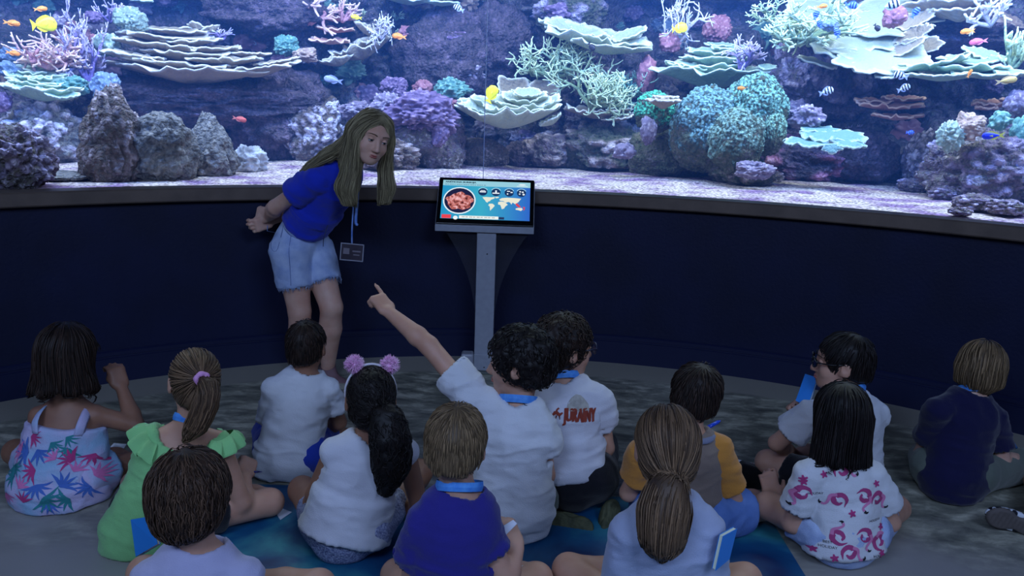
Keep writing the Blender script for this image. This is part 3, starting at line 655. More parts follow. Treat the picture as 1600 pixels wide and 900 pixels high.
rock(440, 190, 130, 120, 5.75, 'dark grey rock hollow behind the small pale rock', Mr_dark, 24, on_sand=False, rough=.25)
rock(648, 212, 130, 100, 5.38, 'large mound rock under the purple coral right of the woman', Mr_purp, 27, rough=.16)
rock(600, 238, 90, 48, 5.25, 'low tan rock hidden partly by the long blond hair', Mr_brown, 28, knobs=90, kmat=Mk_tan)
rock(752, 234, 76, 46, 5.3, 'low furrowed brown rock above the kiosk screen', Mr_brown, 29, rough=.12)
rock(690, 238, 60, 44, 5.32, 'small lilac grey rock between the purple mound and furrowed rock', Mr_purp, 30)
rock(812, 236, 40, 38, 5.45, 'small dark rock below the rosette coral', Mr_dark, 31)
rock(861, 231, 80, 48, 5.3, 'bumpy pinkish rock right of the kiosk', Mr_purp, 33, knobs=90, kmat=Mk_tan)
rock(945, 226, 112, 70, 5.38, 'mossy brown rock left of the green mounds', Mr_moss, 37, knobs=60, kmat=Mk_tan)
rock(1050, 232, 120, 84, 5.32, 'wide moss covered boulder left of the big green mound', Mr_moss, 41, rough=.14)
rock(1160, 262, 84, 44, 5.06, 'lower brown rock at the foot of the green mound', Mr_moss, 43, knobs=130, kmat=Mk_tan, rough=.14)
rock(1258, 244, 112, 66, 5.16, 'dark maroon rock under the blue green plates', Mr_dark, 47, knobs=40, kmat=Mk_pink)
rock(1345, 240, 90, 76, 5.45, 'dark rock with a shadowed hollow right of the blue green plates', Mr_dark, 49)
rock(1452, 244, 62, 74, 5.14, 'round rock thick with white and lilac knobs', Mr_purp, 53, knobs=260, kmat=Mk_white)
rock(1540, 262, 140, 106, 4.9, 'big purple encrusted boulder at the right end of the reef', Mr_purp, 59, knobs=260, kmat=Mk_lav, rough=.2)
for u_, v_, w_, h_, sd_, lb_ in ((1432, 284, 46, 20, 60, 'small lilac rubble piece left of the big purple boulder'), (1478, 296, 40, 20, 61, 'lilac coral rubble piece below the white knob coral'), (1522, 310, 54, 24, 63, 'widest piece of coral rubble below the purple boulder'), (1572, 318, 44, 22, 64, 'pink grey rubble piece near the right edge'), (1500, 324, 26, 12, 65, 'smallest rubble piece close to the glass'), (1204, 270, 30, 16, 66, 'tiny rubble piece right of the green mound foot')): rock(u_, v_, w_, h_, 4.8, lb_, Mr_purp, sd_, knobs=70, kmat=Mk_lav)
rock(98, 268, 70, 14, 4.9, 'slanted slab of grey rock on the sand at far left', Mr_grey, 62, rough=.1, depth=.3)
# rock masses higher on the reef
rock(330, 160, 300, 66, 5.72, 'dark ledge of rock under the big tiered plate coral', Mr_dark, 71, on_sand=False, rough=.2, depth=.7)
rock(700, 95, 130, 120, 6.0, 'dim dark rock face behind the violet crust coral', Mr_dark, 73, on_sand=False, rough=.22)  # dark rock material stands in for the dimness of this face
rock(780, 70, 90, 100, 5.95, 'shadowed rock knoll left of the staghorn coral', Mr_dark, 74, on_sand=False, rough=.2)  # shade put into the colour by the dark rock material
rock(890, 20, 90, 60, 5.9, 'brownish rock crown above the tilted white plate', Mr_moss, 75, on_sand=False, knobs=60, kmat=Mk_lav)
rock(420, 25, 150, 60, 6.0, 'dim rock overhang at the top left of centre', Mr_dark, 76, on_sand=False, rough=.22)  # darker rock colour in place of the dim light up here
rock(1290, 110, 110, 120, 5.95, 'dark rock wall below the pale green staghorn', Mr_dark, 77, on_sand=False, rough=.22, knobs=50, kmat=Mk_lav)
rock(1240, 130, 60, 60, 5.75, 'small purple crusted outcrop right of the green mound', Mr_purp, 78, on_sand=False, knobs=80, kmat=Mk_lav)
rock(1440, 60, 200, 50, 5.95, 'dark rock shelf under the upper right plates', Mr_dark, 79, on_sand=False, rough=.2)
# green polyp mounds
def polyp_mound(u, v, w, h, r_, label, seed, top, low, n=0):
    c, s, A = place(u, v, r_); IC = ICO5; q = IC[0]; lump = np.clip(1 - worley(q, 1.9, seed)*1.1, 0, 1)
    fine = np.clip(1 - worley(q + .03*np.stack([vn(q*9, seed+j) for j in range(3)], -1), 13*max(w, 60)/100, seed+2)*1.35, 0, 1)
    msk = np.clip(.75 + 1.5*q[:, 2] + .9*fbm(q, 2.6, 3, seed+4), 0, 1)
    P = q*(.90 + .16*lump + .06*fbm(q, 5, 3, seed) + .055*fine*msk + .02*fbm(q, 24, 2, seed+1))[:, None]
    P = c + (P*np.array([w/2, w*.42, h/2])*s) @ A.T
    km = mat('mound_polyps_%d' % seed, low, top, 10); return tag(mesh('polyp_mound', P, IC[1], crust(Mr_moss, km), attr={'tip': np.clip(fine*1.25, 0, 1)*msk + .10*msk}), label, 'coral')
polyp_mound(1181, 172, 98, 112, 4.98, 'round green polyp mound, the highest of the green mounds', 81, (150, 206, 186), (62, 96, 80))
polyp_mound(1105, 205, 120, 130, 4.95, 'broad green and blue polyp mound below the tiered plates', 82, (142, 186, 184), (58, 84, 80))
polyp_mound(1150, 222, 88, 104, 4.78, 'bushy green mound in front of the broad polyp mound', 83, (150, 184, 166), (60, 82, 66))
polyp_mound(1204, 206, 46, 78, 4.88, 'narrow green mound between the round mound and the plates', 84, (156, 200, 172), (66, 92, 70), 450)
polyp_mound(1022, 175, 62, 66, 5.02, 'bright green polyp patch left of the tiered plates', 85, (100, 214, 164), (36, 104, 80), 500)
# ------------------------------------------------------------------ plate corals
Mp_cream = coral_mat('plate_cream', (146, 132, 112), (226, 222, 210)); Mp_cyan = coral_mat('plate_cyan', (140, 164, 142), (224, 234, 218))
Mp_pink = coral_mat('plate_pink', (176, 128, 116), (238, 202, 184)); Mp_blue = coral_mat('plate_blue', (104, 140, 138), (196, 216, 208)); Mp_white = coral_mat('plate_white', (160, 168, 146), (228, 232, 218))
plates('big tiered cream plate coral stacked up at upper left', [(300, 116, 226, 0, .10), (400, 110, 140, -.1, .10, -.12), (245, 98, 140, -.02, .12, .12), (352, 96, 110, -.06, .10, -.05), (285, 86, 130, .06, .12), (250, 74, 120, .1, .12, .08), (330, 78, 90, .1, .12, -.05), (262, 60, 120, .18, .14), (300, 66, 90, .15, .14, -.1), (215, 90, 80, -.05, .1, .1), (428, 100, 80, .0, .08, -.2), (385, 86, 74, .1, .05), (286, 104, 150, -.05, .1, .03), (275, 50, 80, .25, .14), (312, 46, 44, .35, -.5, .3), (290, 50, 50, .4, -.3, -.2), (330, 47, 34, .33, -.7, -.5)], Mp_cream, 5.42, 101, cup=.045, drop=.08, dd=.52, ruf=.022)
plates('pile of small pale green cup corals at far left', [(70, 152, 112, -.02, .22), (60, 140, 90, .05, .3), (92, 146, 60, -.05, .35), (55, 128, 76, .12, .3), (78, 133, 56, .05, .4), (98, 154, 44, -.12, .45), (42, 118, 60, .2, .35), (60, 115, 48, .24, .4), (45, 145, 50, -.05, .25)], Mp_cyan, 5.32, 111, cup=.16, drop=.05)
plates('pink shelf coral tiers near the top left of centre', [(516, 66, 62, 0, .15), (524, 48, 58, .05, .15), (522, 30, 62, .1, .18)], Mp_pink, 5.75, 121, cup=.06, ruf=.04)
plates('upright curled cream plates right of the pink shelf coral', [(566, 88, 90, 0, .2, -.35), (585, 72, 70, .05, .25, -.45), (575, 52, 52, .1, .3, .3), (530, 100, 52, -.05, .1, -.3)], Mp_cream, 5.7, 131, cup=.2, ruf=.05)
plates('large tilted white plate coral in the middle of the reef', [(925, 66, 172, 0, .34, .12), (945, 78, 130, -.1, .25, .1), (895, 53, 110, .05, .4, .2), (985, 57, 60, .02, .5, -.35)], Mp_white, 5.5, 141, cup=.09, ruf=.03, dd=.55)
plates('layered rosette coral standing right of the kiosk top', [(790, 192, 150, 0, .16), (752, 184, 84, .0, .3, .25), (815, 186, 120, -.03, .2), (770, 172, 70, .1, .4, .2), (812, 172, 92, .05, .35), (820, 160, 72, .1, .45), (846, 172, 64, .05, .4, -.35), (745, 176, 60, .1, .5, .3), (825, 150, 44, .08, .55), (862, 192, 40, -.05, .2, -.5)], Mp_white, 5.18, 151, cup=.17, ruf=.035, drop=.06)
for i, (u, v, w, h, sd) in enumerate(((800, 143, 54, 44, .2), (850, 148, 46, 44, -.1))):
    c, s, A = place(u, v, 5.55); V, F, t_ = plate_mesh(c, A, w*s, h*s, .14, .03, 1.25, sd, 160+i); tag(mesh('plate_coral', V, F, Mp_cream, attr={'tip': t_}), ('upright grey fan plate behind the rosette, left one of two', 'upright grey fan plate behind the rosette, right one of two')[i], 'coral')
plates('thin cream ledge plates below the staghorn coral', [(932, 180, 112, 0, .1), (955, 170, 84, .1, .12), (968, 186, 50, -.08, .3, -.2)], Mp_cream, 5.5, 171, cup=.09, ruf=.04)
plates('wide cone shaped tiered plate coral above the green mounds', [(1115, 118, 176, 0, .14), (1100, 106, 120, .06, .16), (1118, 95, 110, .12, .18), (1112, 84, 84, .2, .2), (1140, 78, 60, .22, .2), (1082, 108, 80, .0, .2, .1), (1198, 106, 28, -.05, .6), (1125, 72, 44, .3, .3)], Mp_cyan, 5.35, 181, cup=.06, drop=.14)
plates('small brown shelf plate left of the green mound', [(1036, 160, 54, 0, .12), (1040, 154, 40, .1, .1)], Mp_cream, 4.75, 191, drop=.2)
plates('huge bright white table coral sloping down at upper right', [(1375, 86, 150, 0, .62, .12), (1350, 52, 160, .18, .66, .1), (1385, 28, 150, .3, .6, 0), (1310, 70, 110, .1, .6, .3), (1345, 98, 84, -.1, .5, .2), (1300, 30, 150, .35, .6, .15), (1275, 98, 60, .1, .2, .3), (1400, 118, 60, -.15, .3, -.1)], Mp_white, 5.25, 201, cup=.02, ruf=.02, dd=.75, drop=.03)
plates('fan plates leaning out right of the bright table coral', [(1432, 56, 60, 0, .9, -.5), (1428, 36, 64, .1, .8, -.4), (1446, 74, 52, .1, 1.1, -.2), (1420, 76, 56, -.05, .8, -.5)], Mp_cream, 5.32, 211, cup=.1, ruf=.04)
plates('long green white shelf plates at right below the dark overhang', [(1490, 112, 160, 0, .10, .02), (1545, 118, 110, -.1, .18), (1520, 96, 90, .1, .4), (1455, 104, 110, -.08, .1, -.2), (1535, 86, 56, .15, .5, .3), (1470, 122, 92, -.15, .08), (1580, 116, 60, -.1, .25, .1)], Mp_cyan, 5.15, 221, cup=.05, ruf=.03)
plates('dark sided plate coral at the top right edge of frame', [(1484, 10, 130, 0, .05), (1470, -4, 120, .1, .1), (1500, 22, 80, -.05, .0)], Mp_cream, 5.45, 231, cup=.06, drop=.16)
plates('pinkish cream ledge coral jutting out at right', [(1385, 168, 92, 0, .14), (1412, 156, 60, .08, .2), (1375, 160, 70, .1, .12), (1400, 184, 70, -.05, .08)], Mp_pink, 5.42, 241, cup=.05, ruf=.04)
plates('blue green plates draped over the dark maroon rock', [(1300, 212, 92, 0, .3), (1262, 222, 70, -.06, .25), (1325, 222, 60, -.08, .4, .2), (1280, 202, 60, .1, .3), (1300, 232, 30, -.18, 1.1)], Mp_blue, 4.82, 251, cup=-.02, ruf=.04)
plates('pink scalloped ledge at the far right edge', [(1558, 164, 62, 0, .15), (1585, 158, 40, .05, .15), (1540, 170, 30, -.05, .2)], Mp_pink, 5.2, 261, ruf=.06)
plates('pale plate edges cut off by the top of the frame', [(640, 3, 90, 0, .15), (690, 6, 60, -.05, .1), (655, -4, 110, .1, .1)], Mp_cyan, 5.85, 271)
plates('small pink shelf alone near the top left', [(402, 12, 42, 0, .1)], Mp_pink, 5.85, 281, ruf=.06)
plates('pale ledge peeking out at the top of the left reef', [(222, 3, 34, 0, .1), (205, -2, 40, .05, .1)], Mp_cyan, 5.85, 285)
plates('small curled grey plate above the purple mound', [(700, 112, 30, 0, .9, .5), (708, 104, 26, .02, 1.0, -.5)], Mp_blue, 5.7, 287)
# ------------------------------------------------------------------ branching corals
Mb_lil = coral_mat('branch_lilac', (116, 96, 150), (206, 190, 216)); Mb_pink = coral_mat('branch_pink', (186, 130, 138), (234, 200, 190)); Mb_green = coral_mat('branch_green', (128, 150, 112), (214, 228, 186))
Mb_white = coral_mat('branch_white', (176, 166, 180), (242, 236, 236)); Mb_teal = coral_mat('branch_teal', (104, 160, 136), (186, 224, 196))
branching(126, 66, 70, 112, 5.5, 'tall purple branching coral behind the yellow fish', Mb_lil, 301, n0=6, levels=5, thick=.05, up=1.0)
branching(170, 14, 42, 40, 5.7, 'purple branching tuft at the top beside the white dome', Mb_lil, 302, n0=6, levels=3, thick=.05, up=.8)
branching(76, 84, 96, 62, 5.45, 'bushy pink branching coral under the yellow fish', Mb_pink, 303, n0=14, levels=4, thick=.06)
branching(486, 18, 80, 60, 5.75, 'pink upright branching coral at the top left of centre', Mb_pink, 304, n0=10, levels=3, thick=.06, up=.9)
branching(540, 16, 44, 36, 5.8, 'small pink branching tuft beside the pink shelf coral', Mb_pink, 305, n0=8, levels=3, thick=.06, up=.8)
branching(594, 50, 40, 50, 5.6, 'small cream branching coral on the curled plates', Mb_white, 306, n0=6, levels=4, thick=.05)
branching(862, 92, 124, 86, 5.5, 'green white staghorn coral left of the tilted plate', Mb_green, 307, n0=10, levels=5, thick=.04, up=.2, spread=1.1)
branching(925, 138, 130, 84, 5.4, 'green white staghorn coral below the tilted plate', Mb_green, 308, n0=10, levels=5, thick=.04, up=.2, spread=1.1)
branching(985, 140, 66, 52, 5.5, 'fine teal branching coral left of the tiered plates', Mb_teal, 309, n0=14, levels=4, thick=.045, up=.5)
branching(1072, 34, 76, 74, 5.65, 'white pink bare branching coral with a yellow fish in it', Mb_white, 310, n0=6, levels=4, thick=.035, up=.7)
branching(1164, 84, 60, 50, 5.3, 'lilac twig coral growing on the tiered plates', Mb_lil, 311, n0=6, levels=4, thick=.05, up=.7)
branching(1200, 22, 64, 50, 5.35, 'pale green staghorn tips at the edge of the bright table', Mb_green, 312, n0=8, levels=4, thick=.05, up=.1)
branching(1272, 34, 130, 80, 5.12, 'pale green staghorn thicket on the bright table coral', Mb_green, 313, n0=18, levels=4, thick=.045, up=.2, spread=1.1)
branching(1544, 22, 58, 54, 5.35, 'pale lilac finger coral at upper right', Mb_white, 314, n0=8, levels=3, thick=.06, up=.6)
branching(1590, 72, 44, 72, 5.2, 'pale branching coral at the right edge', Mb_green, 315, n0=8, levels=3, thick=.07, up=.7)
branching(342, 52, 44, 20, 5.75, 'small twig coral behind the tiered plates', Mb_lil, 316, n0=5, levels=3, thick=.06)
# ------------------------------------------------------------------ cluster corals
Mc_wc = coral_mat('cluster_whitecyan', (136, 152, 136), (224, 236, 218)); Mc_cy = coral_mat('cluster_cyan', (84, 132, 124), (186, 222, 202)); Mc_bl = coral_mat('cluster_blue', (108, 128, 156), (196, 210, 220))
Mc_pk = coral_mat('cluster_pink', (150, 96, 108), (224, 170, 172)); Mc_pu = coral_mat('cluster_purple', (100, 78, 112), (184, 156, 188)); Mc_wl = coral_mat('cluster_lilac', (116, 102, 122), (214, 202, 212)); Mc_cr = coral_mat('cluster_cream', (160, 132, 118), (230, 208, 188))
CL = [(205, 30, 56, 44, 5.6, 'white green dome coral at upper left', Mc_wc, 260, .05), (146, 27, 30, 22, 5.65, 'small violet knob coral left of the white dome', Mc_pu, 90, .09), (118, 134, 54, 34, 5.35, 'mint green cluster coral beside the cup corals', Mc_cy, 160, .07), (166, 134, 44, 46, 5.3, 'pale blue cluster coral above the tall knobby rock', Mc_bl, 150, .08), (168, 72, 44, 40, 5.55, 'small mint cluster coral left of the tiered plates', Mc_wc, 90, .09), (20, 85, 40, 30, 5.6, 'blue lilac cluster at the left edge', Mc_bl, 120, .08),
      (4, 160, 30, 30, 5.3, 'violet cluster coral on the left frame edge', Mc_pu, 90, .09), (12, 108, 40, 28, 5.5, 'pale blue lump coral on the left edge', Mc_bl, 120, .07), (448, 72, 44, 34, 5.65, 'mint speckled cluster coral right of the tiered plates', Mc_cy, 150, .07), (474, 87, 46, 24, 5.6, 'cream pink cluster beside the mint speckled one', Mc_cr, 100, .09), (614, 136, 46, 36, 5.5, 'violet brain coral above the woman', Mc_pu, 240, .05), (660, 138, 34, 30, 5.6, 'rosy cluster coral right of the violet brain coral', Mc_pk, 110, .08), (703, 140, 62, 36, 5.5, 'mint cluster coral above the rosette', Mc_cy, 200, .06), (690, 160, 50, 24, 5.4, 'rosy low tufts under the mint cluster', Mc_pk, 120, .07),
      (655, 182, 134, 80, 5.1, 'large purple knobby coral mound right of the woman', Mc_pu, 420, .05), (606, 168, 60, 50, 5.08, 'lavender knobby coral touching the blond hair', Mc_wl, 200, .06), (686, 212, 34, 40, 4.98, 'curled violet coral lump left of the kiosk', Mc_pu, 140, .07), (1046, 66, 36, 34, 5.6, 'pink flower coral clump beside the yellow fish', Mc_pk, 90, .12), (1262, 182, 56, 38, 4.98, 'white lilac leafy cluster above the blue green plates', Mc_wl, 160, .08), (1398, 26, 38, 36, 5.2, 'coral pink soft clump on the bright table coral', Mc_pk, 120, .09), (1484, 212, 44, 50, 4.72, 'white knob coral beside the purple boulder', Mc_wc, 130, .11), (1516, 196, 46, 40, 4.75, 'cream knob coral on top of the purple boulder', Mc_cr, 110, .11), (1562, 190, 36, 32, 4.72, 'mint knob coral above the blue fish', Mc_cy, 60, .16), (1592, 160, 40, 44, 5.0, 'white speckled lilac coral at the right edge', Mc_wl, 140, .08), (1595, 205, 30, 50, 4.95, 'mint cluster cut by the right edge', Mc_cy, 100, .1),
      (875, 16, 54, 36, 5.75, 'purple bushy coral above the tilted plate', Mc_pu, 140, .07), (716, 62, 54, 28, 5.8, 'violet crust coral on the dim rock face', Mc_pu, 110, .08), (1010, 118, 36, 60, 5.45, 'rosy violet crust between staghorn and tiered plates', Mc_pk, 120, .08), (1120, 46, 46, 44, 5.85, 'dim rosy clump above the tiered plates', Mc_pk, 120, .08), (1014, 205, 30, 44, 4.9, 'whitish crust on the mossy boulder', Mc_wl, 130, .08), (1240, 170, 40, 30, 5.4, 'lilac crust right of the round green mound', Mc_wl, 110, .08), (735, 112, 44, 30, 5.75, 'dim lilac lump above the rosette coral', Mc_wl, 90, .09), (558, 172, 70, 30, 5.45, 'whitish curly coral crust behind the woman', Mc_wl, 200, .07), (975, 236, 40, 30, 4.95, 'pale crust at the foot of the mossy rock', Mc_wl, 90, .09), (1295, 40, 30, 20, 5.0, 'small blue violet lump in the staghorn thicket', Mc_bl, 60, .1), (1178, 266, 64, 32, 4.62, 'pink white crusted lump at the foot of the green mound', Mc_wl, 170, .08), (640, 52, 30, 24, 5.9, 'dim rosy lump beside the orange fish', Mc_pk, 70, .1), (90, 36, 26, 26, 5.7, 'lilac bud cluster above the pink bush', Mc_wl, 70, .1), (150, 62, 22, 20, 5.6, 'dark rosy bud beside the tall purple coral', Mc_pk, 60, .1)]
for i, (u, v, w_, h_, r_, lb, mt_, n_, ks_) in enumerate(CL): knobby(u, v, w_, h_, r_, lb, mt_, 400+i, n=n_, ks=ks_, ln=1.5 if ks_ < .09 else 1.2)
# small crusts and twigs all over the rock face
wr_ = bpy.data.objects['wall_reef']; r3 = np.random.default_rng(77); protos_ = []
for k_, (mt_, sd_) in enumerate(((Mc_wl, 1), (Mc_pu, 2), (Mc_pk, 3), (Mc_cy, 4), (Mc_cr, 5), (Mc_bl, 6), (Mc_wl, 7), (Mc_pu, 8))):
    q = ICO2[0] if 0 else ICO3[0]; bm_ = np.clip(1 - worley(q + .12*np.stack([vn(q*3, sd_+j) for j in range(3)], -1), 3.6, sd_)*1.4, 0, 1)**.7; P = q*(.72 + .4*fbm(q, 1.5, 3, sd_+30) + .42*bm_)[:, None]*[1, .7, .75]
    me_ = mesh('coral_crust', P, ICO3[1], mt_, wr_, attr={'tip': bm_}); me_.data.transform(Matrix.Translation(wr_.location)); protos_.append(me_)
tw_ = []
for k_, mt_ in enumerate((Mb_lil, Mb_pink, Mb_white, Mb_green)):
    V, F, t_ = branch_mesh(500+k_, n0=6, levels=3, thick=.06, up=.7); o = mesh('coral_twig', V, F, mt_, wr_, attr={'tip': t_}); o.data.transform(Matrix.Translation(wr_.location)); tw_.append(o)
used_ = set()
for k_ in range(190):
    twig = k_ % 5 == 4; pr_ = tw_[int(r3.integers(4))] if twig else protos_[int(r3.integers(8))]; th_ = r3.uniform(-R(40), R(40)); z_ = r3.uniform(1.05, 2.55); rr_ = float(reef_r(np.array([th_]), np.array([z_]))[0])
    if pr_.name in used_: o = pr_.copy(); C.objects.link(o)
    else: o = pr_; used_.add(pr_.name)
    sz = r3.uniform(.05, .14)*(.9 if twig else 1); o.location = Vector((CX + (rr_-.02)*math.sin(th_), CY + (rr_-.02)*math.cos(th_), z_)) - wr_.location; o.rotation_euler = (r3.uniform(-.4, .4), r3.uniform(-.4, .4), -th_ + r3.uniform(-.5, .5)); o.scale = (sz,)*3
# ------------------------------------------------------------------ fish
def fish_proto(name, mts, hgt, thick, tail=.2, fork=.06, dors=.12, deep=.5, stripes=0):
    """unit length fish, head towards +x"""
    e = empty(name); n, k = 14, 12; x = np.linspace(0, 1, n); body_h = hgt*np.sin(math.pi*np.clip(x, .0, 1)**deep)**.75; body_h = np.maximum(body_h, .004); body_h[-2:] = np.maximum(body_h[-2:], hgt*.16)
    a = np.arange(k)*2*math.pi/k; X = .5 - x*(1-tail); V = np.stack([np.repeat(X[:, None], k, 1), thick*body_h[:, None]/hgt*np.cos(a)*.5, body_h[:, None]*np.sin(a)*.5], -1).reshape(-1, 3)
    ix = np.arange(n*k).reshape(n, k); F = np.stack([ix[:-1], np.roll(ix[:-1], -1, 1), np.roll(ix[1:], -1, 1), ix[1:]], -1).reshape(-1, 4)
    b = mesh('body', V, F, mts[0], e)
    def fin(nm, pts, mt):
        v2, f2 = poly2(pts); P = np.concatenate([np.c_[v2[:, 0], np.full(len(v2), .006), v2[:, 1]], np.c_[v2[:, 0], np.full(len(v2), -.006), v2[:, 1]]]); m_ = len(v2); i = np.arange(1, m_); j = np.roll(i, -1)
        mesh(nm, P, [np.r_[f2, f2[:, ::-1]+m_], np.c_[i, i+m_, j+m_, j]], mt, e, smooth=False)
    xe = .5-(1-tail); fin('tail_fin', [(xe+.03, .05), (-.5, hgt*.42), (-.5+fork, 0), (-.5, -hgt*.42), (xe+.03, -.05)], mts[1])
    top = lambda t: hgt*.5*math.sin(math.pi*t**deep)**.75
    ts = (.28, .4, .55, .7, .85, .93)
    fin('dorsal_fin', [(.5-t*(1-tail), top(t)-.02) for t in ts] + [(.5-t*(1-tail)-.02, top(t)+dors*s_) for t, s_ in zip(ts[::-1], (.5, .9, 1, .95, .8, .3))], mts[1])
    ts = (.5, .65, .8, .92)
    fin('anal_fin', [(.5-t*(1-tail), -top(t)+.02) for t in ts] + [(.5-t*(1-tail)-.03, -top(t)-dors*s_) for t, s_ in zip(ts[::-1], (.5, .9, .9, .3))], mts[1])
    for s_ in (-1, 1):
        mesh('eye', ICO1[0]*.022 + [.5-.13*(1-tail), s_*thick*.36, hgt*.10], ICO1[1], mat('fish_eye', (12, 12, 16), rough=.2), e)
        mesh('pectoral_fin', np.array([[.20, s_*thick*.48, 0], [.05, s_*(thick*.5+.05), .04], [.04, s_*(thick*.5+.06), -.05]]), np.array([[0, 1, 2]]), mts[1], e)
    for i in range(stripes):
        x0 = .12 + .26*i; xs = np.linspace(x0, x0+.12, 4); hb = hgt*np.sin(math.pi*np.clip(xs, 0, 1)**deep)**.75*1.03; X = .5 - xs*(1-tail)
        V = np.stack([np.repeat(X[:, None], k, 1), thick*1.06*hb[:, None]/hgt*np.cos(a)*.5, hb[:, None]*np.sin(a)*.5], -1).reshape(-1, 3); ix = np.arange(4*k).reshape(4, k)
        mesh('stripe', V, np.stack([ix[:-1], np.roll(ix[:-1], -1, 1), np.roll(ix[1:], -1, 1), ix[1:]], -1).reshape(-1, 4), mts[2], e)
    return e
fy = (mat('fish_yellow', (250, 226, 20), (255, 240, 60), 12, rough=.45), mat('fish_yellow_fin', (240, 214, 30), rough=.5)); fo = (mat('fish_orange', (250, 128, 30), (255, 160, 60), 12, rough=.45), mat('fish_orange_fin', (255, 160, 70), rough=.5))
fp = (mat('fish_pink', (226, 100, 130), rough=.5), mat('fish_pink_fin', (236, 130, 150), rough=.5)); fb = (mat('fish_blue', (30, 50, 220), rough=.4), mat('fish_blue_fin', (230, 220, 90), rough=.5))
fk = (mat('fish_white', (220, 224, 235), rough=.5), mat('fish_pale_fin', (150, 158, 190), rough=.5), mat('fish_black', (14, 14, 22), rough=.5)); fs = (mat('fish_skyblue', (110, 150, 235), rough=.5), mat('fish_skyblue_fin', (80, 110, 220), rough=.5), mat('fish_indigo', (30, 36, 120), rough=.5))
fd = (mat('fish_dark', (30, 26, 34), rough=.5), mat('fish_dark_fin', (40, 36, 46), rough=.5)); fg = (mat('fish_grey', (150, 156, 185), rough=.5), mat('fish_grey_fin', (130, 136, 170), rough=.5)); fr = (mat('fish_red', (200, 84, 74), rough=.5), mat('fish_red_fin', (200, 110, 100), rough=.5)); ft = (mat('fish_gold', (214, 178, 96), rough=.5), mat('fish_gold_fin', (190, 160, 110), rough=.5))
PR = {'tang': dict(hgt=.62, thick=.15, tail=.16, dors=.10, deep=.62, fork=.03), 'slim': dict(hgt=.34, thick=.16, tail=.24, fork=.12, dors=.08, deep=.6), 'damsel': dict(hgt=.52, thick=.18, tail=.22, dors=.10, deep=.62)}
FISH = [(69, 38, 36, 'tang', fy, 5.2, 1, 8, 'yellow tang, the big yellow fish at upper left'), (768, 147, 28, 'tang', fy, 5.15, 1, 66, 'yellow fish swimming upward by the rosette coral'), (1062, 44, 24, 'tang', fy, 5.5, 1, 10, 'yellow fish inside the bare branching coral'),
        (18, 36, 24, 'slim', fo, 5.15, 1, -6, 'orange fish at left of the big yellow fish'), (63, 14, 20, 'slim', fo, 5.2, 1, 10, 'orange fish above the big yellow fish'), (20, 83, 20, 'slim', fo, 5.3, 1, -8, 'orange fish low at the left edge over blue lilac coral'), (624, 57, 24, 'slim', fo, 5.5, -1, 6, 'orange fish over the dark rock right of the curled plates'), (557, 27, 18, 'slim', fy, 5.6, -1, 8, 'small yellow orange fish by the pink shelf coral'), (1226, 60, 20, 'slim', fo, 5.5, -1, 80, 'orange fish diving beside the dark rock wall'), (1160, 138, 16, 'slim', fo, 4.85, -1, 0, 'orange fish in front of the round green mound'), (1284, 10, 18, 'slim', fo, 4.95, 1, 5, 'orange fish above the staghorn thicket'),
        (1512, 49, 22, 'slim', fo, 5.1, -1, -4, 'yellow orange fish above the pink fish at right'), (1529, 65, 26, 'slim', fp, 5.1, -1, -8, 'pink fish under the dark overhang at right'), (1572, 126, 30, 'slim', ft, 4.8, 1, 12, 'golden fish on the shelf plates at far right'), (1515, 115, 14, 'slim', fo, 4.9, 1, 70, 'tiny orange fish at the edge of the shelf plates'), (374, 186, 22, 'slim', fr, 5.1, 1, -12, 'dull red fish in the shade above the pyramid rock'), (521, 125, 30, 'slim', fg, 5.4, -1, 10, 'pale grey fish in the shade above the woman'),
        (1552, 212, 32, 'slim', fb, 4.35, -1, -5, 'deep blue fish with a yellow tail at right'), (1391, 8, 28, 'damsel', fk, 4.9, 1, 20, 'black and white striped fish at the top right'), (1330, 8, 20, 'damsel', fs, 4.9, 1, -8, 'blue striped fish beside the black and white one'), (1275, 24, 16, 'damsel', fs, 4.9, 1, 75, 'blue fish nose up in the staghorn thicket'), (1281, 38, 14, 'damsel', fs, 4.9, -1, 60, 'blue fish just below another in the thicket'), (1308, 52, 16, 'damsel', fs, 4.9, -1, 70, 'blue fish low on the bright table coral'), (1430, 20, 18, 'damsel', fs, 4.95, 1, 60, 'blue fish right of the pink clump'),
        (1370, 43, 14, 'damsel', fd, 4.85, 1, -50, 'small black fish over the bright table coral'), (924, 73, 16, 'damsel', fd, 5.1, 1, -50, 'small black fish over the tilted white plate'), (1291, 143, 22, 'damsel', fk, 5.0, 1, 20, 'silver striped fish before the dark hollow'), (1408, 118, 22, 'damsel', fk, 4.9, -1, 15, 'striped silver fish, upper of two under the shelf'), (1412, 138, 20, 'damsel', fk, 4.95, 1, 25, 'striped silver fish, lower of two above the pink ledge'), (717, 13, 18, 'damsel', fk, 5.5, -1, 25, 'white fish near the top centre'), (1422, 207, 12, 'damsel', fs, 5.1, 1, 0, 'tiny bright blue fish by the lilac knobs')]
protos = {}
for (u, v, w_, kd, mt_, r_, hd_, pt_, lb) in FISH:
    key = (kd, id(mt_)); new = key not in protos
    if new: protos[key] = fish_proto('fish', mt_, stripes=3 if len(mt_) > 2 else 0, **PR[kd])
    o = protos[key] if new else clone(protos[key])
    c, s, A = place(u, v, r_); o.name = 'fish'; B = A @ rot((0, 0, 1), (0 if hd_ > 0 else math.pi) + random.uniform(-.35, .35)) @ rot((0, 1, 0), -R(pt_))
    o.rotation_euler = Matrix(B.tolist()).to_euler(); o.location = c; o.scale = (w_*s,)*3; tag(o, lb, 'fish', 'reef fish')
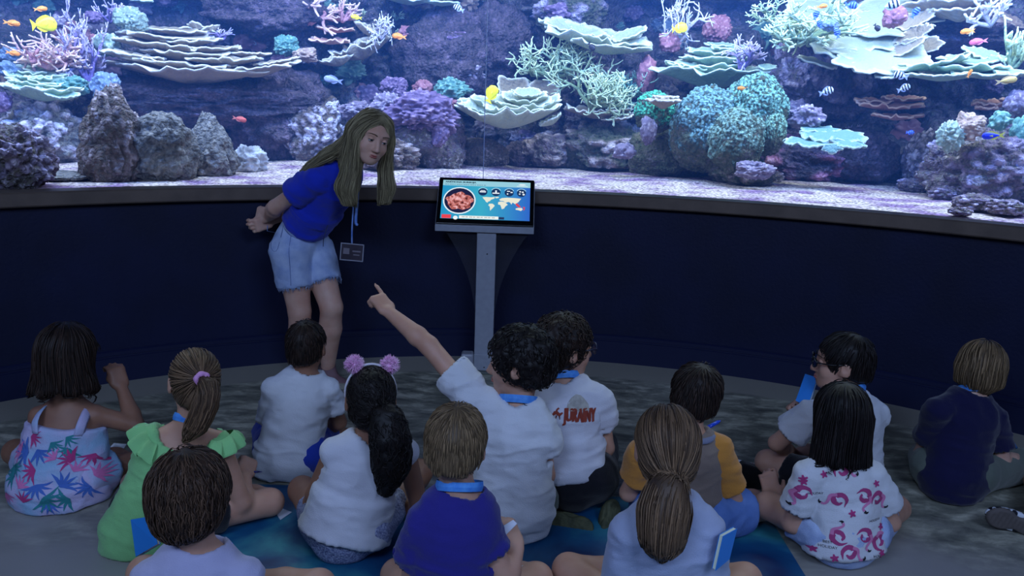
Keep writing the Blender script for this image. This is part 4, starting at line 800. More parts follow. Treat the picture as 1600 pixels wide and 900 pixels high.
# ------------------------------------------------------------------ people
M_skin = mat('skin', (196, 150, 128), (186, 138, 116), 14, rough=.55, sss=.15); M_skin2 = mat('skin_tan', (150, 106, 84), (140, 98, 78), 14, rough=.55, sss=.15); M_skin3 = mat('skin_fair', (210, 168, 150), (200, 152, 132), 14, rough=.55, sss=.15)
def hair_mat(name, c1, c2): return mat(name, c1, c2, rough=.55, attr='rnd', lohi=(.1, .95), spec=.3)
H_black = hair_mat('hair_black', (14, 11, 12), (38, 30, 30)); H_dark = hair_mat('hair_dark_brown', (24, 17, 15), (62, 44, 36)); H_brown = hair_mat('hair_brown', (44, 31, 25), (104, 78, 60)); H_light = hair_mat('hair_light_brown', (62, 47, 37), (142, 112, 84)); H_blond = hair_mat('hair_blond', (104, 84, 60), (198, 172, 128)); H_dblond = hair_mat('hair_dark_blond', (82, 66, 48), (160, 132, 98))
def cloth(name, c, c2=None, sc=6, bump=.25): return mat(name, c, c2 or tuple(int(x*.94) for x in c), sc, rough=.85, bump=bump, bscale=260, sheen=.2, spec=.2)
def hframe(yaw, pitch=0, roll=0):               # columns right, forward, up; yaw 0 looks away from the camera, positive turns right
    B = rot((0, 0, 1), -R(yaw)) @ rot((1, 0, 0), R(pitch)) @ rot((0, 1, 0), R(roll)); return B
class Person:
    def __init__(s, by, joints, yaw, head, k=1.0, hk=1.0, label='', cat='child', h=.0080, skin=None):
        s.k, s.hk, s.h, s.by, s.skin = k, hk, h, by, skin or M_skin
        s.j = {n: (AY(v[0], v[1], by + v[2]) if len(v) == 3 else np.array(v[0], float)) for n, v in joints.items()}
        s.yaw = yaw; f = np.array([math.sin(R(yaw)), math.cos(R(yaw)), 0]); s.f0 = f; s.s0 = np.array([f[1], -f[0], 0])
        j = s.j; s.up = unit(j['neck'] - j['pelvis']); sd = j['shR'] - j['shL']; s.side = unit(sd - s.up*(sd @ s.up)); s.fr = np.cross(s.up, s.side)
        s.H = hframe(*head); s.hc = j['head']
        p = j['pelvis']
        if p[2] < .3: p[2] = max(p[2], .10*k)
        for sg, x in ((1, 'R'), (-1, 'L')):
            j.setdefault('hip'+x, p + s.s0*sg*.075*k + s.f0*.02)
            j.setdefault('knee'+x, p*[1, 1, 0] + s.f0*.26*k + s.s0*sg*.27*k + [0, 0, .12*k]); j.setdefault('ank'+x, p*[1, 1, 0] + s.f0*.34*k - s.s0*sg*.09*k + [0, 0, .05])
            j.setdefault('el'+x, j['sh'+x] + s.s0*sg*.04*k + s.f0*.07*k - [0, 0, .20*k]); j.setdefault('wr'+x, j['el'+x] - s.s0*sg*.10*k + s.f0*.15*k - [0, 0, .02])
            j['ank'+x][2] = max(j['ank'+x][2], .035); j['knee'+x][2] = max(j['knee'+x][2], .06*k)
        s.e = empty('person', np.r_[p[:2], 0], label, cat)
        s.hands = {}; s.foot = {}
    def hp(s, x, y, z): return s.hc + s.H @ (np.array([x, y, z])*s.hk)
    def bounds(s, pad=.16):
        P = np.array(list(s.j.values()) + [h[0] for h in s.hands.values()]); return np.maximum(P.min(0) - pad, [-9, -9, -.05]), P.max(0) + pad
    def body(s, torso=(.100, .092, .104, .10), arm=(.037, .032, .030, .021), leg=(.066, .050, .046, .028), neck=.042, fl=1.42, feet=True, fine=None, face=1.0):
        j, k = s.j, s.k; lo, hi = s.bounds(); S = SDF(lo, hi, fine or s.h); p, nk = j['pelvis'], j['neck']; F2 = (s.fr, fl)
        wst = p*.62 + nk*.38; ch = p*.28 + nk*.72 - s.fr*.0
        S.chain([p, wst, ch, nk*.9 + p*.1], [torso[0]*k*1.02, torso[1]*k, torso[2]*k, .062*k], .03, fl=F2)
        shm = (j['shL'] + j['shR'])/2
        for x in 'LR':
            S.cone(nk*.75 + shm*.25, j['sh'+x], .038*k, arm[0]*.94*k, .018); S.cone(j['sh'+x], j['el'+x], arm[0]*k*.95, arm[1]*k, .012); S.cone(j['el'+x]*.72 + j['wr'+x]*.28, j['el'+x], arm[2]*k*1.08, arm[1]*k*.97, .012); S.cone(j['el'+x]*.72 + j['wr'+x]*.28, j['wr'+x], arm[2]*k*1.08, arm[3]*k, .012)
            S.cone(p, j['hip'+x], .074*k, .072*k, .03); S.cone(j['hip'+x], j['knee'+x], leg[0]*1.04*k, leg[1]*k, .02); cf = j['knee'+x]*.68 + j['ank'+x]*.32 ; S.cone(j['knee'+x], cf, leg[1]*k*.95, leg[2]*k*1.06, .015); S.cone(cf, j['ank'+x], leg[2]*k*1.06, leg[3]*k, .015)
            if x in s.hands: s._hand(S, x, *s.hands[x])
            else: s._hand(S, x, j['wr'+x] + unit(j['wr'+x]-j['el'+x])*.08, None, 'relax')
        S.cone(nk - s.up*.02, s.hp(0, -.022, -.06), neck*1.12*k, neck*k, .022)
        s._head(S, face); s.S = S; V, F = S.poly(); s.b = mesh('body', V, F, s.skin, s.e); return s
    def _hand(s, S, x, tip, n=None, pose='relax', spread=0):
        j, k = s.j, s.k; w = j['wr'+x]; d = unit(np.asarray(tip) - w)
        if n is None: n = np.array([0, 0, 1.0])
        n = unit(n - d*(n @ d)); sd = np.cross(d, n)*(1 if x == 'R' else -1)       # little finger side
        k = k*.92; B = np.stack([sd, d, n], 1); S.rbox(w + d*.048*k, np.array([.036, .046, .014])*k, .013*k, B, .012)
        cur = {'relax': (.35, .45, .5, .55), 'fist': (1.35,)*4, 'point': (.04, 1.45, 1.45, 1.45), 'flat': (.08,)*4, 'grip': (.85, .9, .95, 1.0)}[pose]; ln = (.060, .068, .063, .050)
        for i in range(4):
            o = (i-1.5)*.0185*k; b = w + d*(.086 - .004*abs(i-1.3))*k + sd*o; dd = unit(d + sd*(i-1.5)*.05); a = 0; q = b; rr_ = .0092*k
            for m_, fr_ in enumerate((.42, .32, .26)):
                a += cur[i]*(1.0 if m_ else .8); q2 = q + (dd*math.cos(a) - n*math.sin(a))*ln[i]*fr_*1.1*k; S.cone(q, q2, rr_, rr_*.92, .004); q, rr_ = q2, rr_*.93
        t0 = w + d*.028*k - sd*.028*k; up_ = 1 if pose in ('flat', 'relax') else .25
        t1 = t0 + (d*.62 - sd*.62*up_ - n*.35)*.036*k; t2 = t1 + (d*.86 - sd*.15*up_ - n*(.3 if up_ == 1 else .8) + (0 if up_ == 1 else sd*.45))*.032*k; S.chain([t0, t1, t2], [.013*k, .0105*k, .0088*k], .006)
    def _head(s, S, face=1.0):
        g, H = s.hk, s.H
        def E(c, r, k=.012, op='u'): S.ell(s.hp(*c), np.array(r)*g, H, k*g, op)
        def Cn(a, b, ra, rb, k=.008, op='u'): S.cone(s.hp(*a), s.hp(*b), ra*g, rb*g, k*g, op)
        E((0, -.014, .022), (.071, .088, .082)); E((0, .026, -.022), (.060, .064, .084), .03); E((0, .044, -.074), (.040, .040, .034), .03); E((0, .066, -.090), (.020, .018, .015), .02)
        E((.036, .058, -.034), (.022, .022, .022), .02); E((-.036, .058, -.034), (.022, .022, .022), .02)
        E((0, .070, .028), (.050, .016, .014), .02)
        for x in (-1, 1): E((x*.030, .094, .004), (.017, .012, .010), .012, 's')
        Cn((0, .086, .008), (0, .104, -.032), .0065, .0115, .010)
        for x in (-1, 1): E((x*.010, .094, -.036), (.009, .010, .008), .006)
        E((0, .0845, -.057), (.021, .010, .0058), .006); E((0, .0825, -.068), (.018, .010, .0065), .006); E((0, .0955, -.0625), (.017, .004, .0012), .003, 's')
        for x in (-1, 1):
            E((x*.077, -.006, -.008), (.010, .020, .031), .006); E((x*.081, .002, -.004), (.005, .010, .016), .004, 's'); E((x*.068, .004, -.026), (.010, .012, .014), .01)
    def eyes(s, iris=(60, 80, 90), brow=None, gaze=(0, -.25), lid=.10):
        g = s.hk
        for x in (-1, 1):
            c = s.hp(x*.030, .0765, .003); V = ICO2[0]*.0118*g + c; mesh('eye', V, ICO2[1], mat('eye_white', (196, 192, 194), rough=.3), s.b)
            d = unit(s.H @ np.array([gaze[0], 1, gaze[1]])); B = unit(np.cross(d, [0, 0, 1.])); U = np.cross(B, d); a = np.arange(14)*2*math.pi/14
            for r_, off, nm, co in ((.0060, .0108, 'iris', iris), (.003, .0119, 'pupil', (8, 8, 10))):
                P = c + d*off*g + (np.cos(a)[:, None]*B + np.sin(a)[:, None]*U)*r_*g; mesh(nm, np.r_[[c + d*(off+.0008)*g], P], np.array([[0, i+1, (i+1) % 14+1] for i in range(14)]), mat(nm + str(co), co, rough=.2), s.b)
            q = ICO3[0]; f = ICO3[1]; lz = q[:, 2] - .25*q[:, 1]
            for nm, sg, th_ in (('upper_eyelid', 1, lid), ('lower_eyelid', -1, .52)):
                ok = (lz*sg)[f].min(1) > th_ - (.25 if sg > 0 else 0); ff = f[ok]; u_, inv = np.unique(ff, return_inverse=True); mesh(nm, c + (q[u_]*.0131*g) @ s.H.T, inv.reshape(-1, 3), s.skin, s.b)
            an = np.linspace(.35, math.pi-.35, 10); up = np.array([c + s.H @ (np.array([.0124*math.cos(t_), .0124*math.sin(t_), -.0005 + .003*math.sin(t_)]))*g*1.06 for t_ in an]); V, F = tubes(up[None], .0013*g, 5); mesh('eyelash', V, F, mat('lash', (52, 34, 30), rough=.6), s.b)
            br = np.array([s.hp(x*q_, y, z) for q_, y, z in ((.013, .0915, .025), (.026, .0925, .030), (.040, .0865, .030), (.050, .0755, .025))]); V, F = tubes(spline(br, 10)[None], np.linspace(.0026, .0013, 10)*g, 5, flat=.7); mesh('eyebrow', V, F, brow or H_dark, s.b)
        lp = np.array([s.hp(q, y, z) for q, y, z in ((-.019, .0865, -.0625), (-.010, .0935, -.0605), (0, .0955, -.0612), (.010, .0935, -.0605), (.019, .0865, -.0625))])
        for dz, r_ in ((.0022, .0032), (-.0052, .0038)): V, F = tubes(spline(lp + s.H @ np.array([0, -.0012, dz])*g, 12)[None], np.array([.3, .6, .85, 1, 1, .95, .95, 1, 1, .85, .6, .3])*r_*g, 6); mesh('lip', V, F, mat('lip', (170, 98, 92), rough=.5), s.b)
    # ---------------- clothes
    def wrinkle(s, V, F, amp, seed, fold=1.0):
        N = vnormals(V, F); L = (V - s.j['pelvis']) @ np.stack([s.side, s.fr, s.up], 1); q = L*[1, 1, 1.0]
        wv = .9*(1 - 2*np.abs(vn(np.stack([L[:, 0]*5 + L[:, 2]*4, L[:, 1]*5, L[:, 2]*11 - L[:, 0]*4], -1), seed+17)))**3 + fbm(q + .05*np.stack([vn(q*7, seed+i) for i in range(3)], -1), 7, 2, seed, True)*1.0 + .5*fbm(q*[1, 1, 2.2], 13, 2, seed+3, True) + fold*.7*vn(np.stack([L[:, 0]*6 + L[:, 2]*9, L[:, 1]*6, L[:, 2]*20 - L[:, 0]*7], -1), seed+7)
        return V + N*np.clip(wv*amp, -.0035, .02)[:, None]
    def shirt(s, mt, sl=.55, loose=1.0, hem=.0, hemw=1.16, neck=.058, wr=.005, seed=1, name='shirt', sleeves=True, top=None, torso=(.116, .107, .119), back_only=False, rad=(.044, .054), fl=1.34, neckdz=0, tuck=None):
        j, k = s.j, s.k; lo, hi = s.bounds(.2); S = SDF(lo, hi, .0068); p, nk = j['pelvis'], j['neck']; F2 = (s.fr, fl)
        wst = p*.62 + nk*.38; ch = p*.26 + nk*.74; pb = p - s.up*hem*k
        if tuck is None: S.chain([pb, wst, ch], [torso[0]*hemw*k*loose*.96, torso[1]*k*loose*1.06, torso[2]*k], .03, fl=F2)
        else: S.fcone(pb, wst, torso[0]*hemw*k*loose, torso[1]*k*loose*1.05, .02, fl=F2); S.cone(wst, ch, torso[1]*k*loose*1.03, torso[2]*k, .04, fl=F2)
        S.cone(ch, nk*.93 + p*.07, torso[2]*k, .066*k, .04, fl=F2); shm = (j['shL'] + j['shR'])/2
        for x in 'LR':
            sh, el = j['sh'+x], j['el'+x]; S.cone(nk*.7 + shm*.3 - s.up*.008, sh, .052*k, rad[0]*k*.96, .02)
            if sleeves:
                en = sh + (el-sh)*sl; S.fcone(sh - (el-sh)*.05, en, rad[0]*k*1.02, rad[1]*k, .012)
        S.cone(nk + s.up*.012 + s.up*neckdz, nk + s.up*.12, neck*k, neck*1.5*k, .006, op='s')
        if sleeves:
            for x in 'LR':
                sh, el = j['sh'+x], j['el'+x]; en = sh + (el-sh)*sl; S.fcone(en - unit(el-sh)*.03, en + unit(el-sh)*.03, rad[1]*k*.85, rad[1]*k*.9, .004, op='s')
        if top is not None: S.plane(*top, k=.006)
        S.plane((0, 0, .006), (0, 0, -1.0), k=.01)
        V, F = S.poly(); V = s.wrinkle(V, F, wr, seed); V[:, 2] = np.maximum(V[:, 2], .004); s.sh = mesh(name, V, F, mt, s.e); s.shV = (V, F); s.shS = S; return s.sh
    def sleeves(s, mt, sl, rad):
        for x in 'LR':
            sh, el = s.j['sh'+x], s.j['el'+x]; en = sh + (el-sh)*sl; S = SDF(np.minimum(sh, en) - .1, np.maximum(sh, en) + .1, .005); S.cone(sh + (s.j['neck']-sh)*.25, sh, rad[0]*s.k*.95, rad[0]*s.k, .01); S.fcone(sh, en, rad[0]*s.k, rad[1]*s.k, .01); S.fcone(en - unit(el-sh)*.03, en + unit(el-sh)*.03, rad[1]*s.k*.85, rad[1]*s.k*.9, .004, op='s'); V, F = S.poly(); mesh('sleeve', s.wrinkle(V, F, .005, 3), F, mt, s.sh)
    def shorts(s, mt, t=.6, name='shorts', r_=(.080, .066), seed=5, pel=.112, ptop=.02, kk=.02):
        j, k = s.j, s.k; lo, hi = s.bounds(.2); S = SDF(lo, hi, .0085); p = j['pelvis']
        S.cone(p + s.up*ptop*k, p - s.up*.01*k, pel*.95*k, pel*k, .03, fl=(s.fr, 1.25))
        for x in 'LR': h_, kn = j['hip'+x], j['knee'+x]; S.cone(p, h_, r_[0]*1.06*k, r_[0]*1.04*k, kk); S.fcone(h_ - (kn-h_)*.05, h_ + (kn-h_)*t, r_[0]*1.06*k, r_[1]*k, kk)
        S.plane((0, 0, .006), (0, 0, -1.0), k=.01); V, F = S.poly(); V = s.wrinkle(V, F, .004, seed); V[:, 2] = np.maximum(V[:, 2], .004); s.stV = (V, F); return mesh(name, V, F, mt, s.e)
    def shoe(s, x, toe, mt, sole, name='shoe', up_=None):
        k = s.k; a = s.j['ank'+x]; d = unit(np.asarray(toe) - a); n = unit(np.array([0, 0, 1.]) - d*d[2]) if up_ is None else unit(up_ - d*(up_ @ d)); B = np.stack([np.cross(d, n), d, n], 1); c = a + d*.055*k - n*.035*k
        S = SDF(c - .2, c + .2, .005); S.ell(c + d*.02*k, np.array([.040, .115, .034])*k, B, .01); S.ell(c - d*.05*k + n*.02*k, np.array([.036, .055, .045])*k, B, .02); S.cone(a - n*.0, a + n*.03*k, .036*k, .036*k, .02); S.plane(c - n*.018*k, -n, .004); V, F = S.poly(); o = mesh(name, V, F, mt, s.e)
        S = SDF(c - .2, c + .2, .005); S.ell(c + d*.018*k - n*.018*k, np.array([.044, .122, .03])*k, B, .01); S.plane(c - n*.012*k, n, .003); S.plane(c - n*.034*k, -n, .003); V, F = S.poly(); mesh('sole', V, F, sole, o); return o
    def lanyard(s, mt, r_=.063, tilt=.30, drop=.03, w_=.013):
        j, k = s.j, s.k; a = np.linspace(0, 2*math.pi, 40); ax_ = unit(s.hp(0, -.022, -.06) - j['neck']); c = j['neck'] + ax_*drop*1.15*k; ring = c + np.outer(np.cos(a)*r_*k, s.side) + np.outer(np.sin(a)*(r_*.92)*k, s.fr) + np.outer(-np.sin(a)*tilt*r_*k, s.up)
        N = unit(np.outer(np.cos(a), s.side) + np.outer(np.sin(a), s.fr)); V, F = tubes(ring[None], w_*k, 4, N=N[None], flat=.16, cap=False); return mesh('lanyard', V, F, mt, s.e, smooth=False)
    # ---------------- hair
    def hair_grid(s, pad, low): c = s.hc; return SDF(c - [pad, pad, low], c + [pad, pad, pad], .0080)
    def cap(s, S, t=.010, face=True, nape=-.065, top=0, ears=True, front=.0, fc=(.074, .066, .106)):
        g, H = s.hk, s.H
        S.ell(s.hp(0, -.014, .024), (np.array([.071, .088, .082]) + t)*g + [0, 0, top], H, .0)
        S.ell(s.hp(0, -.040, -.030), np.array([.062+t*.8, .058+t, .07])*g, H, .02)
        if face: S.ell(s.hp(0, .092 + front, -.050), (np.array(fc) + [t*.3, t*.8, 0])*g, H, .012, 's')
        if ears:
            for x in (-1, 1): S.ell(s.hp(x*.084, .004, -.018), np.array([.022, .026, .036])*g, H, .008, 's')
        S.plane(s.hp(0, -.06, nape), -(s.H[:, 2]) + s.H[:, 1]*.25, .01); return S
    def strands(s, S, mt, flow, n=600, L=.10, w_=.0028, off=(-.002, .004), seed=1, steps=9, curl=0, region=None, name='hair', base=True, lift=0, extra=None, curlr=.9, fz=0):
        steps = max(6, steps*2//3); r2 = np.random.default_rng(seed); V, F = S.poly(); N = vnormals(V, F)
        if curl: V = V + N*(np.clip(1 - worley(V - s.hc, 34, seed)*1.5, 0, 1)*curl + fbm(V, 60, 2, seed)*.0025)[:, None]
        elif base: V = V + N*(fbm(V, 40, 2, seed)*.0015)[:, None]
        n = int(n*.72); k = r2.choice(len(V), min(n, len(V)), False)
        if region is not None: k = k[region(V[k])]
        p = V[k].copy(); o_ = r2.uniform(*off, len(k)); path, nor = [], []; Ls = L*r2.uniform(.6, 1.2, len(k))
        for st_ in range(steps):
            g = S.grad(p); d = S.sample(p); p = p - g*(np.clip(d - o_ - lift*st_/steps, -.02, .02))[:, None]; path.append(p.copy()); nor.append(g)
            dr = flow(p); dr = unit(dr - g*(dr*g).sum(-1, keepdims=True)*.9)
            if curl: dr = unit(dr + curlr*r2.normal(size=dr.shape))
            p = p + dr*(Ls/steps)[:, None]
        P = np.stack(path, 1); Nn = np.stack(nor, 1); tp = np.sin(np.linspace(.25, math.pi*.97, steps))**.6
        Vs, Fs = tubes(P, w_*1.15*tp*r2.uniform(.6, 1.3, (len(k), 1)), 3, N=Nn, flat=.6); rn = r2.uniform(.12, .80, len(k)); m_ = len(k)
        rs = np.concatenate([np.repeat(rn, steps*3), rn, rn]); parts = [(V, F), (Vs, Fs)] + (extra or []); V2, F2 = join(parts)
        rv = np.concatenate([.25 + .25*vn(V*30, 3), rs] + [np.full(len(e_[0]), .5) for e_ in (extra or [])]); s.hair = mesh(name, V2, F2, mt, s.e, attr={'rnd': np.clip(rv, 0, 1)}); return s.hair
    def whorl(s, back=-.055, grav=.35):
        c = s.hp(0, back, .10); H = s.H
        def f(p): return unit(p - c) + np.array([0, 0, -grav])
        return f
# flat prints laid on a garment
from mathutils.bvhtree import BVHTree
class Printer:
    def __init__(s, person): V, F = person.shV; s.mid = V.mean(0); s.bv = BVHTree.FromPolygons(V.tolist(), [f.tolist() for g in F for f in g]); s.p = person
    def put(s, center, nrm, upv, shapes, scale, rotz=0.0, name='print', lift=.0016):
        """shapes: list of (V2, F, material); V2 in units of scale; rays go along -nrm."""
        for tries in range(5):
            if s._put(center, nrm, upv, shapes, scale, rotz, name, lift): return
            center = center + (s.mid - center)*.06
    def _put(s, center, nrm, upv, shapes, scale, rotz, name, lift):
        nrm = unit(nrm); x = unit(np.cross(upv, nrm)); y = np.cross(nrm, x); ca, sa = math.cos(rotz), math.sin(rotz)
        todo = []
        for q, (V2, F, mt) in enumerate(shapes):
            V2 = np.asarray(V2, float)*scale; W = center + np.outer(V2[:, 0]*ca - V2[:, 1]*sa, x) + np.outer(V2[:, 0]*sa + V2[:, 1]*ca, y); P, ok = [], True
            for w_ in W:
                h = s.bv.ray_cast(Vector(w_ + nrm*.3), Vector(-nrm), .6)
                if h[0] is None or h[1] @ Vector(nrm) < .12: return False
                P.append(np.array(h[0]) + np.array(h[1])*(lift + .0004*q))
            todo.append((P, F, mt))
        for P, F, mt in todo: mesh(name, P, F, mt, s.p.sh, smooth=False)
        return True
def stroke(pts, wd, n=14):                      # a brush stroke as a strip
    p = spline(np.asarray(pts, float), n); wd = np.interp(np.linspace(0, 1, n), np.linspace(0, 1, len(wd)), wd); t = np.gradient(p, axis=0); t /= np.linalg.norm(t, axis=1, keepdims=True) + 1e-9; nn = np.c_[-t[:, 1], t[:, 0]]
    V = np.concatenate([p + nn*wd[:, None]/2, p, p - nn*wd[:, None]/2]); i = np.arange(n-1); return V, np.concatenate([np.c_[i, i+n, i+n+1, i+1], np.c_[i+n, i+2*n, i+2*n+1, i+n+1]])
# ------------------------------------------------------------------ the children and the guide
M_blu = mat('lanyard_blue', (60, 130, 220), (90, 160, 235), 40, rough=.6)
C_white = cloth('cotton_white', (214, 216, 224)); C_white2 = cloth('cotton_white_warm', (206, 206, 216)); C_lav = cloth('cotton_lavender', (178, 176, 208)); C_lav2 = cloth('cotton_pale_blue', (170, 178, 206)); C_navyp = cloth('cotton_indigo', (44, 40, 128)); C_navy = cloth('cotton_navy', (20, 20, 62)); C_green = cloth('cotton_lime', (140, 206, 136)); C_orange = cloth('cotton_ochre', (196, 132, 58)); C_tanb = cloth('cotton_taupe', (128, 112, 104)); C_blue = cloth('cotton_royal', (30, 52, 190), sc=5)
C_denim = mat('denim_pale', (150, 170, 214), (180, 196, 228), 16, rough=.85, bump=.4, bscale=300); C_denim2 = mat('denim_blue', (84, 120, 190), (104, 138, 204), 16, rough=.85, bump=.4, bscale=300); C_black = cloth('cotton_black', (22, 22, 30)); C_grey = cloth('cotton_khaki', (96, 104, 96)); C_glit = mat('glitter_cloth', (88, 96, 140), (170, 176, 206), 160, rough=.6, bump=.6, bscale=200)
C_royalsh = cloth('shorts_royal', (34, 60, 170))
def short_hair(P, mt, t=.010, n=700, L=.06, seed=1, nape=-.07, grav=.3, back=-.05, w_=.0026, ears=True, top=0, lift=.004):
    S = P.hair_grid(.16, .18); P.cap(S, t, nape=nape, ears=ears, top=top); 
    def reg(v): q = (v - P.hc) @ P.H; return (q[:, 2] > -.02) | ((np.abs(q[:, 0]) < .05) & (q[:, 2] > -.05))
    return P.strands(S, mt, P.whorl(back, grav), n, L, w_, seed=seed, lift=lift, region=reg)
def curly_hair(P, mt, t=.026, n=700, seed=1, nape=-.07, curl=.013, ears=True, L=.05, front=0, fc=(.078, .074, .110), curlr=.9, w_=.0030):
    S = P.hair_grid(.18, .18); P.cap(S, t, nape=nape, ears=ears, front=front, fc=fc); return P.strands(S, mt, P.whorl(-.03, .25), n, L, w_, seed=seed, curl=curl, off=(.002, .012), steps=10, curlr=curlr)
def bob_hair(P, mt, low, t=.014, n=900, seed=1, width=.082, depth=.062, ears=False, flare=1.08, back=-.035, L=.2, ytop=-.0, wavy=.003):
    S = P.hair_grid(.2, low + .16); g = P.hk; P.cap(S, t, nape=-.15, ears=ears)
    a, b = P.hp(0, back, -.0), P.hc + P.H @ np.array([0, back - .010, 0])*g + np.array([0, 0, -low])
    S.fcone(a, b, width*g, width*flare*g, .03, fl=(P.H[:, 1], width/depth)); S.ell(P.hp(0, .10, -.075), np.array([.066, .075, .13])*g, P.H, .012, 's')
    fl = P.whorl(-.02, .0)
    def flow(p):
        d = fl(p); z = np.clip((P.hc[2] + .07 - p[:, 2])/.06, 0, 1)[:, None]; return d*(1-z) + np.array([0, 0, -1.0])*z*1.5
    ax = [(S.lo[i] + S.h*np.arange(S.n[i])) for i in range(3)]; PP = np.stack(np.meshgrid(*ax, indexing='ij'), -1); S.a = S.a + (wavy*fbm(PP*[1, 1, .35], 26, 2, seed)*np.clip((P.hc[2] + .05 - PP[..., 2])/.1, 0, 1.3)).astype(np.float32)
    return P.strands(S, mt, flow, n, L, .0030, seed=seed, steps=11, off=(-.001, .006))
def pony_hair(P, mt, tie, tail, rad, n=900, seed=1, t=.008, curl=0, L=.13, wisps=60):
    """tie in head coordinates; tail a list of world points starting at the tie"""
    tw = P.hp(*tie); pts = spline(np.array([tw] + list(tail)), 9); rr_ = np.interp(np.linspace(0, 1, 9), np.linspace(0, 1, len(rad)), rad)
    lo = np.minimum(P.hc - .15, pts.min(0) - .08); hi = np.maximum(P.hc + .15, pts.max(0) + .08); S = SDF(lo, hi, .0078); P.cap(S, t, nape=-.075, ears=True)
    S.cone(tw, pts[1], .013, rr_[1], .004, fl=(P.H[:, 1], 1.25)); S.chain(list(pts[1:]), list(rr_[1:]), .006, fl=(P.H[:, 1], 1.25))
    T_ = unit(np.gradient(pts, axis=0))
    def flow(p):
        d = ((p[:, None] - pts[None])**2).sum(-1); i = d.argmin(1); on = (np.sqrt(d.min(1)) < rr_[i]*1.35) & (i > 0); f = unit(tw - p)
        return np.where(on[:, None], T_[i], f)
    return P.strands(S, mt, flow, n, L, .0022, seed=seed, steps=11, off=(-.001, .005), curl=curl, region=None)
def scrunchie(P, c, d, r_, mt, name='hair_tie', w_=.009):
    d = unit(d); b = unit(np.cross(d, [.2, .5, .9])); t2 = np.cross(d, b); a = np.linspace(0, 2*math.pi, 25); ring = c + np.outer(np.cos(a), b)*r_ + np.outer(np.sin(a), t2)*r_
    V, F = tubes(ring[None], w_*(1 + .15*np.sin(a*5)), 7, N=np.broadcast_to(d, (1, 25, 3)), cap=False); mesh(name, V, F, mt, P.hair)
def glasses(P, mt, lens=True):
    H = P.H; fr = empty('glasses', P.e.location); fr.parent = P.e; fr.location = (0, 0, 0); a = np.linspace(0, 2*math.pi, 25)
    for x in (-1, 1):
        c = np.array([x*.034, .106, .003]); ring = np.array([P.hp(c[0] + .026*math.cos(q), c[1] - .010*abs(math.cos(q))*(1 if x*math.cos(q) > 0 else 0), c[2] + .019*math.sin(q)) for q in a]); V, F = tubes(ring[None], .0028*P.hk, 6, N=np.broadcast_to(H[:, 1], (1, 25, 3)), cap=False); mesh('rim', V, F, mt, fr)
        V, F = tubes(np.array([P.hp(x*.062, .098, .008), P.hp(x*.076, .05, .008), P.hp(x*.080, .0, .012), P.hp(x*.080, -.022, -.008)])[None], .0026*P.hk, 6); mesh('temple', V, F, mt, fr)
        mesh('lens', np.r_[[ring.mean(0)], ring[:-1]], np.array([[0, i+1, (i+1) % 24+1] for i in range(24)]), GLASS_L, fr)
    V, F = tubes(np.array([P.hp(-.010, .107, .006), P.hp(0, .110, .009), P.hp(.010, .107, .006)])[None], .0024*P.hk, 6); mesh('bridge', V, F, mt, fr)
GLASS_L = clear_glass('spectacle_lens', (.95, .97, 1, 1))

# --- child in the palm leaf romper, far left
a = Person(2.64, dict(pelvis=(97, 742, 0), neck=(108, 632, .05), head=(107, 553, .07), shL=(62, 650, .02), shR=(148, 648, .06), elR=(211, 664, .12), wrR=(190, 606, .20), elL=(48, 716, .10), wrL=(100, 722, .30), kneeR=(204, 735, .16), ankR=(140, 748, .36), kneeL=(28, 728, .25), ankL=(120, 740, .30)), 14, (16, -8, 0), 1.02, .98,
           'seated child in a pastel palm leaf romper raising one hand', 'person', skin=M_skin2)
a.hands['R'] = (AY(181, 578, 2.64+.22), np.array([.7, -.7, .1]), 'grip'); a.body()
M_rom = mat('romper_cloth', (150, 186, 220), (196, 186, 222), 7, rough=.85, bump=.25, bscale=200, lohi=(.4, .6))
tp = a.j['shL']*.5 + a.j['shR']*.5 - a.up*.035
a.shirt(M_rom, sleeves=False, hemw=1.34, hem=.03, top=(tp, a.up), wr=.006, seed=11, name='romper', torso=(.126, .120, .124), loose=1.04)
a.shorts(M_rom, t=.55, name='romper_shorts', seed=12, r_=(.080, .072), pel=.12)
for x in (-1, 1):
    st0 = np.array([a.hp(0, 0, 0)*0 + tp + a.side*x*.072 - a.fr*.092 - a.up*.015, tp + a.side*x*.078 - a.fr*.088 + a.up*.03, a.j['neck'] + a.side*x*.075 - a.fr*.02 - a.up*.015, tp + a.side*x*.07 + a.fr*.10]); N = unit(spline(st0, 14) - (tp + a.fr*.0)); V, F = tubes(spline(st0, 14)[None], .019, 6, N=N[None], flat=.25); mesh('strap', V, F, M_rom, a.sh)
bob_hair(a, H_dark, .128, t=.018, seed=3, width=.088, depth=.080, flare=1.36, back=-.02, n=1300, wavy=.006)
leafm = [mat('print_magenta', (186, 60, 126), rough=.85), mat('print_teal', (44, 132, 140), rough=.85), mat('print_blue', (70, 110, 190), rough=.85), mat('print_pink', (214, 120, 176), rough=.85)]
a.shV = join([a.shV, a.stV]); pr = Printer(a); r2 = random.Random(5)
